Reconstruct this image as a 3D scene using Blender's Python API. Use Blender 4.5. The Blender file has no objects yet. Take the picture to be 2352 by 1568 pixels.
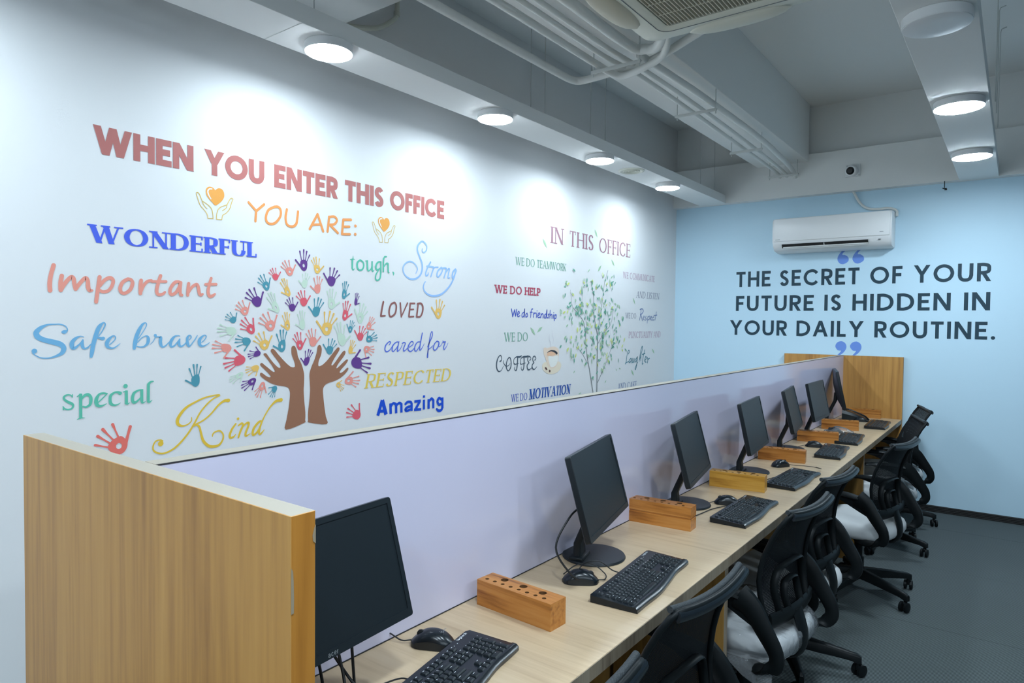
import bpy, bmesh, math, random
from mathutils import Vector, Matrix
random.seed(7)
PI = math.pi
S = bpy.context.scene
COL = S.collection

# ------------------------------------------------------------------ camera
CAM_YAW, CAM_PITCH, CAM_ROLL = 0.646634, -0.028279, 0.010196
CAM_F = 1536.17 / 2352 * 36.0
CAM_LOC = Vector((2.8287, 0.0, 1.5372))
fw = Vector((-math.sin(CAM_YAW) * math.cos(CAM_PITCH), math.cos(CAM_YAW) * math.cos(CAM_PITCH), math.sin(CAM_PITCH)))
rt = Vector((math.cos(CAM_YAW), math.sin(CAM_YAW), 0))
up = rt.cross(fw)
cr, sr = math.cos(CAM_ROLL), math.sin(CAM_ROLL)
rt, up = cr * rt + sr * up, -sr * rt + cr * up
cd = bpy.data.cameras.new('camera')
cd.sensor_width = 36.0
cd.lens = CAM_F
cd.clip_start = 0.02
cam = bpy.data.objects.new('camera', cd)
COL.objects.link(cam)
M = Matrix((rt, up, -fw)).transposed().to_4x4()
M.translation = CAM_LOC
cam.matrix_world = M
S.camera = cam

# ------------------------------------------------------------------ world, exposure, lamps
S.view_settings.view_transform = 'Standard'
S.view_settings.look = 'None'
S.view_settings.exposure = 0.02
S.view_settings.gamma = 1.0
w = bpy.data.worlds.new('world')
S.world = w
w.use_nodes = True
w.node_tree.nodes['Background'].inputs[0].default_value = (0.55, 0.75, 1.0, 1)
w.node_tree.nodes['Background'].inputs[1].default_value = 0.05
LAMP_STRENGTH = 114.0       # smaller lamps of the left strip
LAMP_STRENGTH_WIDE = 168.0   # wider lamps of the other strips
LAMP_COLOUR = (0.77, 0.92, 1.03)

# ------------------------------------------------------------------ materials
def lin(r, g, b):
    f = lambda c: (c / 255) / 12.92 if c / 255 <= 0.04045 else ((c / 255 + 0.055) / 1.055) ** 2.4
    return (f(r), f(g), f(b), 1)

MATS = {}
def mat(name, col, rough=0.5, spec=0.5, metal=0.0, coat=0.0, emit=None, strength=0.0):
    if name in MATS:
        return MATS[name]
    m = bpy.data.materials.new(name)
    m.use_nodes = True
    b = m.node_tree.nodes['Principled BSDF']
    b.inputs['Base Color'].default_value = col
    b.inputs['Roughness'].default_value = rough
    b.inputs['Specular IOR Level'].default_value = spec
    b.inputs['Metallic'].default_value = metal
    b.inputs['Coat Weight'].default_value = coat
    if emit:
        b.inputs['Emission Color'].default_value = emit
        b.inputs['Emission Strength'].default_value = strength
    MATS[name] = m
    return m

def nodes(m):
    return m.node_tree.nodes, m.node_tree.links, m.node_tree.nodes['Principled BSDF']

def ramp(n, stops):
    r = n.new('ShaderNodeValToRGB')
    e = r.color_ramp.elements
    while len(e) < len(stops):
        e.new(0.5)
    for el, (p, c) in zip(e, stops):
        el.position = p
        el.color = c
    return r

def add_bump(m, scale, strength, dist=0.001, detail=4):
    n, l, b = nodes(m)
    tc = n.new('ShaderNodeTexCoord')
    t = n.new('ShaderNodeTexNoise')
    t.inputs['Scale'].default_value = scale
    t.inputs['Detail'].default_value = detail
    bp = n.new('ShaderNodeBump')
    bp.inputs['Strength'].default_value = strength
    bp.inputs['Distance'].default_value = dist
    l.new(tc.outputs['Object'], t.inputs['Vector'])
    l.new(t.outputs['Fac'], bp.inputs['Height'])
    l.new(bp.outputs['Normal'], b.inputs['Normal'])

def wood(name, c0, c1, c2, stretch, scale=6.0, rough=0.45, fine=18.0, knots=0.0, spec=0.4):
    """procedural wood: grain runs along the axis whose stretch is small"""
    if name in MATS:
        return MATS[name]
    m = mat(name, c1, rough, spec)
    n, l, b = nodes(m)
    tc = n.new('ShaderNodeTexCoord')
    mp = n.new('ShaderNodeMapping')
    mp.inputs['Scale'].default_value = stretch
    l.new(tc.outputs['Object'], mp.inputs['Vector'])
    a = n.new('ShaderNodeTexNoise')
    a.inputs['Scale'].default_value = scale
    a.inputs['Detail'].default_value = 6
    a.inputs['Roughness'].default_value = 0.65
    a.inputs['Distortion'].default_value = 0.6
    l.new(mp.outputs['Vector'], a.inputs['Vector'])
    f = n.new('ShaderNodeTexNoise')
    f.inputs['Scale'].default_value = fine
    f.inputs['Detail'].default_value = 8
    l.new(mp.outputs['Vector'], f.inputs['Vector'])
    mx = n.new('ShaderNodeMix')
    mx.inputs[0].default_value = 0.4
    l.new(a.outputs['Fac'], mx.inputs[2])
    l.new(f.outputs['Fac'], mx.inputs[3])
    r = ramp(n, [(0.34, c0), (0.5, c1), (0.66, c2)])
    l.new(mx.outputs[0], r.inputs['Fac'])
    out = r.outputs['Color']
    if knots > 0:
        v = n.new('ShaderNodeTexNoise')
        v.inputs['Scale'].default_value = 3.2
        v.inputs['Detail'].default_value = 2
        mk = n.new('ShaderNodeMapping')
        mk.inputs['Scale'].default_value = tuple(1.0 if s > 0.5 else 0.35 for s in stretch)
        l.new(tc.outputs['Object'], mk.inputs['Vector'])
        l.new(mk.outputs['Vector'], v.inputs['Vector'])
        rk = ramp(n, [(0.27, (1, 1, 1, 1)), (0.36, (0, 0, 0, 1))])
        l.new(v.outputs['Fac'], rk.inputs['Fac'])
        mm = n.new('ShaderNodeMix')
        mm.data_type = 'RGBA'
        mul = n.new('ShaderNodeMath')
        mul.operation = 'MULTIPLY'
        mul.inputs[1].default_value = knots
        l.new(rk.outputs['Color'], mul.inputs[0])
        l.new(mul.outputs[0], mm.inputs[0])
        l.new(out, mm.inputs[6])
        mm.inputs[7].default_value = (c0[0] * 0.5, c0[1] * 0.45, c0[2] * 0.4, 1)
        out = mm.outputs[2]
    l.new(out, b.inputs['Base Color'])
    bp = n.new('ShaderNodeBump')
    bp.inputs['Strength'].default_value = 0.12
    bp.inputs['Distance'].default_value = 0.0006
    l.new(f.outputs['Fac'], bp.inputs['Height'])
    l.new(bp.outputs['Normal'], b.inputs['Normal'])
    return m

WHITE = mat('white_wall_paint', (0.82, 0.825, 0.825, 1), 0.55, 0.3)
add_bump(WHITE, 14, 0.03, 0.002)
CEIL = mat('white_ceiling_paint', (0.86, 0.865, 0.845, 1), 0.8, 0.2)
add_bump(CEIL, 30, 0.06, 0.002)
BLUE = mat('light_blue_wall_paint', (0.58, 0.79, 0.92, 1), 0.6, 0.3)
add_bump(BLUE, 14, 0.03, 0.002)
GREYW = mat('grey_wall_paint', (0.62, 0.66, 0.70, 1), 0.7, 0.2)
DARKW = mat('dark_blue_grey_wall_paint', (0.16, 0.19, 0.22, 1), 0.7, 0.2)
SKIRT = mat('dark_skirting', (0.018, 0.017, 0.017, 1), 0.6)
LAVENDER = mat('glossy_lavender_laminate', (0.615, 0.60, 0.755, 1), 0.11, 0.5)
n, l, b = nodes(LAVENDER)
tc = n.new('ShaderNodeTexCoord')
t = n.new('ShaderNodeTexNoise')
t.inputs['Scale'].default_value = 3.0
bp = n.new('ShaderNodeBump')
bp.inputs['Strength'].default_value = 0.02
bp.inputs['Distance'].default_value = 0.01
l.new(tc.outputs['Object'], t.inputs['Vector'])
l.new(t.outputs['Fac'], bp.inputs['Height'])
l.new(bp.outputs['Normal'], b.inputs['Normal'])
BEIGE = mat('beige_edge_laminate', (0.37, 0.33, 0.265, 1), 0.55)
CHIP = mat('worn_chip', (0.30, 0.24, 0.16, 1), 0.8)
GAP = mat('dark_joint_line', (0.02, 0.02, 0.025, 1), 0.7)
PANEL = wood('oak_panel_laminate', (0.36, 0.165, 0.044, 1), (0.53, 0.265, 0.068, 1), (0.61, 0.32, 0.088, 1), (3.0, 3.0, 0.14), 3.2, 0.42, 22, 0.75)
EDGE = wood('orange_oak_edge', (0.34, 0.13, 0.018, 1), (0.45, 0.185, 0.028, 1), (0.52, 0.225, 0.038, 1), (3.0, 3.0, 0.14), 7.0, 0.42, 24)
SHADEW = wood('shaded_under_desk_oak', (0.14, 0.07, 0.017, 1), (0.23, 0.122, 0.03, 1), (0.29, 0.16, 0.042, 1), (3.0, 3.0, 0.14), 5.0, 0.42, 24)  # oak with the shade under the worktop put into its colour
TOP = wood('pale_oak_worktop', (0.45, 0.325, 0.20, 1), (0.555, 0.415, 0.265, 1), (0.595, 0.46, 0.305, 1), (0.16, 3.0, 3.0), 4.5, 0.32, 26, 0.45)
BAND = wood('brown_oak_edge_band', (0.15, 0.115, 0.08, 1), (0.235, 0.19, 0.135, 1), (0.30, 0.25, 0.185, 1), (3.0, 3.0, 0.2), 6.0, 0.45, 26)
PINE = wood('varnished_pine', (0.20, 0.058, 0.009, 1), (0.49, 0.19, 0.038, 1), (0.58, 0.26, 0.066, 1), (0.25, 3.2, 3.2), 9.0, 0.3, 26, 0.7)
PINE2 = wood('yellow_varnished_pine', (0.30, 0.125, 0.014, 1), (0.55, 0.28, 0.043, 1), (0.63, 0.35, 0.072, 1), (0.25, 3.2, 3.2), 8.0, 0.3, 26, 0.5)
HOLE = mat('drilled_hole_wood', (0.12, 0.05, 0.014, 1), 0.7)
BLACK = mat('black_plastic', (0.010, 0.015, 0.019, 1), 0.38, 0.35)
add_bump(BLACK, 900, 0.08, 0.0003)
KEYM = mat('black_keycap_plastic', (0.010, 0.015, 0.019, 1), 0.42, 0.35)
GLOSS = mat('glossy_black_plastic', (0.008, 0.012, 0.016, 1), 0.25, 0.4)
SCREEN = mat('dark_screen_glass', (0.004, 0.007, 0.008, 1), 0.3, 0.35)
RUBBER = mat('black_cable_rubber', (0.010, 0.012, 0.014, 1), 0.5)
LEGEND = mat('pale_key_print', (0.62, 0.66, 0.7, 1), 0.5)
LOGO = mat('grey_logo_print', (0.16, 0.18, 0.19, 1), 0.45)
PWHITE = mat('white_plastic', (0.80, 0.81, 0.81, 1), 0.35)
CREAM = mat('cream_plastic', (0.70, 0.70, 0.60, 1), 0.42)
CREAMD = mat('beige_plastic', (0.60, 0.56, 0.44, 1), 0.5)
PIPE = mat('white_painted_pipe', (0.74, 0.75, 0.72, 1), 0.5)
add_bump(PIPE, 40, 0.25, 0.004)
WIRE = mat('painted_steel_wire', (0.62, 0.64, 0.62, 1), 0.5)
DARKV = mat('dark_vent_inside', (0.012, 0.012, 0.012, 1), 0.8)
LENS = mat('dark_lens_glass', (0.006, 0.007, 0.008, 1), 0.08)
LAMP_ON = mat('lit_lamp_diffuser', (0.9, 0.9, 0.9, 1), 0.5, emit=LAMP_COLOUR + (1,), strength=LAMP_STRENGTH)
LAMP_WIDE = mat('lit_wide_lamp_diffuser', (0.9, 0.9, 0.9, 1), 0.5, emit=LAMP_COLOUR + (1,), strength=LAMP_STRENGTH_WIDE)
LAMP_OFF = mat('unlit_lamp_diffuser', (0.78, 0.79, 0.79, 1), 0.4)
SEAT = mat('pale_grey_seat_fabric', (0.60, 0.62, 0.63, 1), 0.8, 0.3)
add_bump(SEAT, 500, 0.4, 0.001)
CHAIRM = mat('black_chair_plastic', (0.006, 0.008, 0.009, 1), 0.42, 0.16)
add_bump(CHAIRM, 700, 0.1, 0.0004)
PIPING = mat('black_woven_edge', (0.018, 0.024, 0.028, 1), 0.6)
add_bump(PIPING, 380, 0.9, 0.002)

FLOOR = mat('ribbed_grey_carpet', (0.10, 0.105, 0.11, 1), 0.95, 0.1)
n, l, b = nodes(FLOOR)
tc = n.new('ShaderNodeTexCoord')
wv = n.new('ShaderNodeTexWave')
wv.wave_type = 'BANDS'
wv.bands_direction = 'Y'
wv.inputs['Scale'].default_value = 25.0
wv.inputs['Distortion'].default_value = 0.0
l.new(tc.outputs['Object'], wv.inputs['Vector'])
nz = n.new('ShaderNodeTexNoise')
nz.inputs['Scale'].default_value = 260.0
nz.inputs['Detail'].default_value = 3
l.new(tc.outputs['Object'], nz.inputs['Vector'])
mx = n.new('ShaderNodeMix')
mx.inputs[0].default_value = 0.35
l.new(wv.outputs['Fac'], mx.inputs[2])
l.new(nz.outputs['Fac'], mx.inputs[3])
rp = ramp(n, [(0.2, (0.030, 0.036, 0.038, 1)), (0.55, (0.105, 0.128, 0.134, 1)), (0.85, (0.17, 0.20, 0.205, 1))])
l.new(mx.outputs[0], rp.inputs['Fac'])
# carpet tile seams
br = n.new('ShaderNodeTexBrick')
br.offset = 0.0
br.inputs['Scale'].default_value = 1.0
br.inputs['Mortar Size'].default_value = 0.0016
br.inputs['Brick Width'].default_value = 40.0
br.inputs['Row Height'].default_value = 1.0
br.inputs['Color1'].default_value = (1, 1, 1, 1)
br.inputs['Color2'].default_value = (1, 1, 1, 1)
br.inputs['Mortar'].default_value = (0.45, 0.45, 0.45, 1)
l.new(tc.outputs['Object'], br.inputs['Vector'])
mm = n.new('ShaderNodeMix')
mm.data_type = 'RGBA'
mm.blend_type = 'MULTIPLY'
mm.inputs[0].default_value = 1.0
l.new(rp.outputs['Color'], mm.inputs[6])
l.new(br.outputs['Color'], mm.inputs[7])
l.new(mm.outputs[2], b.inputs['Base Color'])
bp = n.new('ShaderNodeBump')
bp.inputs['Strength'].default_value = 0.7
bp.inputs['Distance'].default_value = 0.003
l.new(mx.outputs[0], bp.inputs['Height'])
l.new(bp.outputs['Normal'], b.inputs['Normal'])

# see-through woven mesh of the chair backs
MESH = mat('black_chair_mesh', (0.008, 0.010, 0.012, 1), 0.7, 0.15)
n, l, b = nodes(MESH)
tc = n.new('ShaderNodeTexCoord')
def wave(axis, sc):
    q = n.new('ShaderNodeTexWave')
    q.bands_direction = axis
    q.inputs['Scale'].default_value = sc
    l.new(tc.outputs['Object'], q.inputs['Vector'])
    g = n.new('ShaderNodeMath')
    g.operation = 'GREATER_THAN'
    g.inputs[1].default_value = 0.84
    l.new(q.outputs['Fac'], g.inputs[0])
    return g
ga, gb = wave('Y', 62), wave('Z', 62)
mu = n.new('ShaderNodeMath')
mu.operation = 'MULTIPLY'
l.new(ga.outputs[0], mu.inputs[0])
l.new(gb.outputs[0], mu.inputs[1])
su = n.new('ShaderNodeMath')
su.operation = 'SUBTRACT'
su.inputs[0].default_value = 1.0
l.new(mu.outputs[0], su.inputs[1])
l.new(su.outputs[0], b.inputs['Alpha'])

# clear crinkled plastic film
FILM = bpy.data.materials.new('clear_plastic_film')
FILM.use_nodes = True
MATS['film'] = FILM
n, l = FILM.node_tree.nodes, FILM.node_tree.links
n.remove(n['Principled BSDF'])
gl = n.new('ShaderNodeBsdfGlossy')
gl.inputs['Roughness'].default_value = 0.12
tr = n.new('ShaderNodeBsdfTransparent')
df = n.new('ShaderNodeBsdfDiffuse')
df.inputs['Color'].default_value = (0.8, 0.85, 0.9, 1)
lw = n.new('ShaderNodeLayerWeight')
lw.inputs['Blend'].default_value = 0.35
tc = n.new('ShaderNodeTexCoord')
nz = n.new('ShaderNodeTexNoise')
nz.inputs['Scale'].default_value = 22
nz.inputs['Detail'].default_value = 5
nz.inputs['Distortion'].default_value = 1.2
bp = n.new('ShaderNodeBump')
bp.inputs['Strength'].default_value = 0.8
bp.inputs['Distance'].default_value = 0.012
l.new(tc.outputs['Object'], nz.inputs['Vector'])
l.new(nz.outputs['Fac'], bp.inputs['Height'])
l.new(bp.outputs['Normal'], gl.inputs['Normal'])
l.new(bp.outputs['Normal'], lw.inputs['Normal'])
m1 = n.new('ShaderNodeMixShader')
m1.inputs[0].default_value = 0.12
l.new(tr.outputs[0], m1.inputs[1])
l.new(df.outputs[0], m1.inputs[2])
m2 = n.new('ShaderNodeMixShader')
l.new(lw.outputs['Fresnel'], m2.inputs[0])
l.new(m1.outputs[0], m2.inputs[1])
l.new(gl.outputs[0], m2.inputs[2])
l.new(m2.outputs[0], n['Material Output'].inputs['Surface'])

# ------------------------------------------------------------------ mesh helpers
class B:
    """collects shapes in one bmesh; build() links them as ONE mesh object"""
    def __init__(self):
        self.bm = bmesh.new()
    def _mi(self, faces, mi):
        for f in faces:
            f.material_index = mi
    def box(self, c, s, bev=0.0, rot=None, mi=0, seg=2):
        r = bmesh.ops.create_cube(self.bm, size=1.0)
        vs = r['verts']
        mtx = Matrix.Translation(Vector(c)) @ (rot.to_4x4() if rot else Matrix.Identity(4)) @ Matrix.Diagonal((s[0], s[1], s[2], 1))
        bmesh.ops.transform(self.bm, matrix=mtx, verts=vs)
        fs = list({f for v in vs for f in v.link_faces})
        self._mi(fs, mi)
        if bev > 0:
            es = list({e for v in vs for e in v.link_edges})
            r = bmesh.ops.bevel(self.bm, geom=es, offset=bev, segments=seg, affect='EDGES', profile=0.5)
            self._mi(r['faces'], mi)
        return self
    def ring_loft(self, rings, closed_ends=True, mi=0, loop=True, wrap=False):
        bm = self.bm
        V = [[bm.verts.new(p) for p in ring] for ring in rings]
        k = len(V[0])
        pairs = [(V[i], V[i + 1]) for i in range(len(V) - 1)]
        if wrap:
            pairs.append((V[-1], V[0]))
        for a, c in pairs:
            for i in range(k if loop else k - 1):
                j = (i + 1) % k
                f = bm.faces.new((a[i], a[j], c[j], c[i]))
                f.material_index = mi
        if closed_ends and loop and not wrap:
            f = bm.faces.new(list(reversed(V[0])))
            f.material_index = mi
            f = bm.faces.new(V[-1])
            f.material_index = mi
        return self
    def tube(self, pts, r, k=8, closed=False, mi=0, flat=None, upv=None):
        """swept tube; r number or list; flat=(a,b) scales the section across/along upv"""
        pts = [Vector(p) for p in pts]
        N = len(pts)
        rr = r if isinstance(r, (list, tuple)) else [r] * N
        rings = []
        prev = None
        for i, p in enumerate(pts):
            a = pts[(i - 1) % N] if (i > 0 or closed) else p
            c = pts[(i + 1) % N] if (i < N - 1 or closed) else p
            t = (c - a).normalized()
            if upv is not None:
                u = Vector(upv) - t * t.dot(Vector(upv))
                u.normalize()
            elif prev is None:
                u = t.orthogonal().normalized()
            else:
                u = (prev - t * prev.dot(t)).normalized()
            prev = u
            v = t.cross(u)
            fa, fb = flat if flat else (1, 1)
            rings.append([p + (v * math.cos(2 * PI * j / k) * fa + u * math.sin(2 * PI * j / k) * fb) * rr[i] for j in range(k)])
        return self.ring_loft(rings, True, mi, True, closed)
    def lathe(self, prof, c=(0, 0, 0), k=24, mi=0, axis=None):
        """prof: (r,z) list bottom to top"""
        rings = []
        for r, z in prof:
            rings.append([Vector((r * math.cos(2 * PI * j / k), r * math.sin(2 * PI * j / k), z)) for j in range(k)])
        if axis is not None:
            q = Vector((0, 0, 1)).rotation_difference(Vector(axis))
            rings = [[q @ p for p in ring] for ring in rings]
        rings = [[p + Vector(c) for p in ring] for ring in rings]
        return self.ring_loft(rings, True, mi)
    def prism(self, poly, h, origin=(0, 0, 0), ex=(1, 0, 0), ey=(0, 1, 0), mi=0, bev=0.0):
        ex, ey, o = Vector(ex), Vector(ey), Vector(origin)
        ez = ex.cross(ey).normalized()
        bm = self.bm
        a = [bm.verts.new(o + ex * x + ey * y) for x, y in poly]
        c = [bm.verts.new(o + ex * x + ey * y + ez * h) for x, y in poly]
        fs = [bm.faces.new(list(reversed(a))), bm.faces.new(c)]
        k = len(poly)
        for i in range(k):
            j = (i + 1) % k
            fs.append(bm.faces.new((a[i], a[j], c[j], c[i])))
        self._mi(fs, mi)
        if bev > 0:
            es = list({e for f in fs[:2] for e in f.edges})
            r = bmesh.ops.bevel(bm, geom=es, offset=bev, segments=2, affect='EDGES', profile=0.5)
            self._mi(r['faces'], mi)
        return self
    def sphere(self, c, s, u=20, v=12, mi=0):
        r = bmesh.ops.create_uvsphere(self.bm, u_segments=u, v_segments=v, radius=1.0)
        vs = r['verts']
        bmesh.ops.transform(self.bm, matrix=Matrix.Translation(Vector(c)) @ Matrix.Diagonal((s[0], s[1], s[2], 1)), verts=vs)
        self._mi({f for q in vs for f in q.link_faces}, mi)
        return self
    def face(self, pts, mi=0):
        f = self.bm.faces.new([self.bm.verts.new(p) for p in pts])
        f.material_index = mi
        return self
    def grid(self, P, mi=0):
        V = [[self.bm.verts.new(p) for p in row] for row in P]
        for i in range(len(V) - 1):
            for j in range(len(V[0]) - 1):
                f = self.bm.faces.new((V[i][j], V[i][j + 1], V[i + 1][j + 1], V[i + 1][j]))
                f.material_index = mi
        return self
    def mesh(self, name, mats, smooth=35, fix=True):
        if fix:
            bmesh.ops.recalc_face_normals(self.bm, faces=self.bm.faces[:])
        me = bpy.data.meshes.new(name)
        self.bm.to_mesh(me)
        self.bm.free()
        for m in (mats if isinstance(mats, (list, tuple)) else [mats]):
            me.materials.append(m)
        if smooth:
            for p in me.polygons:
                p.use_smooth = True
            me.set_sharp_from_angle(angle=math.radians(smooth))
        return me
    def build(self, name, mats, parent=None, loc=None, rotz=None, smooth=35, fix=True):
        o = bpy.data.objects.new(name, self.mesh(name, mats, smooth, fix))
        COL.objects.link(o)
        if parent:
            o.parent = parent
        if loc is not None:
            o.location = loc
        if rotz is not None:
            o.rotation_euler = (0, 0, rotz)
        return o

def tag(o, label, cat, group=None):
    o['label'] = label
    o['category'] = cat
    if group:
        o['group'] = group
    return o
def thing(name, label, cat, loc=(0, 0, 0), rotz=0.0, group=None):
    o = bpy.data.objects.new(name, None)
    o.empty_display_size = 0.05
    COL.objects.link(o)
    o.location = loc
    o.rotation_euler = (0, 0, rotz)
    return tag(o, label, cat, group)
def struct(o):
    o['kind'] = 'structure'
    return o
def dup(root, loc, rotz, label, group=None):
    """a copy of a thing with copies of its parts and sub-parts"""
    r = root.copy()
    COL.objects.link(r)
    r.location = loc
    r.rotation_euler = (0, 0, rotz)
    r['label'] = label
    if group:
        r['group'] = group
    for ch in list(root.children):
        c = ch.copy()
        COL.objects.link(c)
        c.parent = r
        for g in list(ch.children):
            d = g.copy()
            COL.objects.link(d)
            d.parent = c
    return r
def catmull(P, n=6, closed=False):
    """P list of tuples of any length"""
    out = []
    N = len(P)
    rng = range(N) if closed else range(N - 1)
    for i in rng:
        p1, p2 = P[i], P[(i + 1) % N]
        p0 = P[i - 1] if (i > 0 or closed) else tuple(2 * a - c for a, c in zip(p1, p2))
        p3 = P[(i + 2) % N] if (i + 2 < N or closed) else tuple(2 * c - a for a, c in zip(p1, p2))
        for k in range(n):
            t = k / n
            out.append(tuple(0.5 * (2 * b_ + (c_ - a_) * t + (2 * a_ - 5 * b_ + 4 * c_ - d_) * t * t + (-a_ + 3 * b_ - 3 * c_ + d_) * t ** 3)
                             for a_, b_, c_, d_ in zip(p0, p1, p2, p3)))
    if not closed:
        out.append(tuple(P[-1]))
    return out
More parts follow.
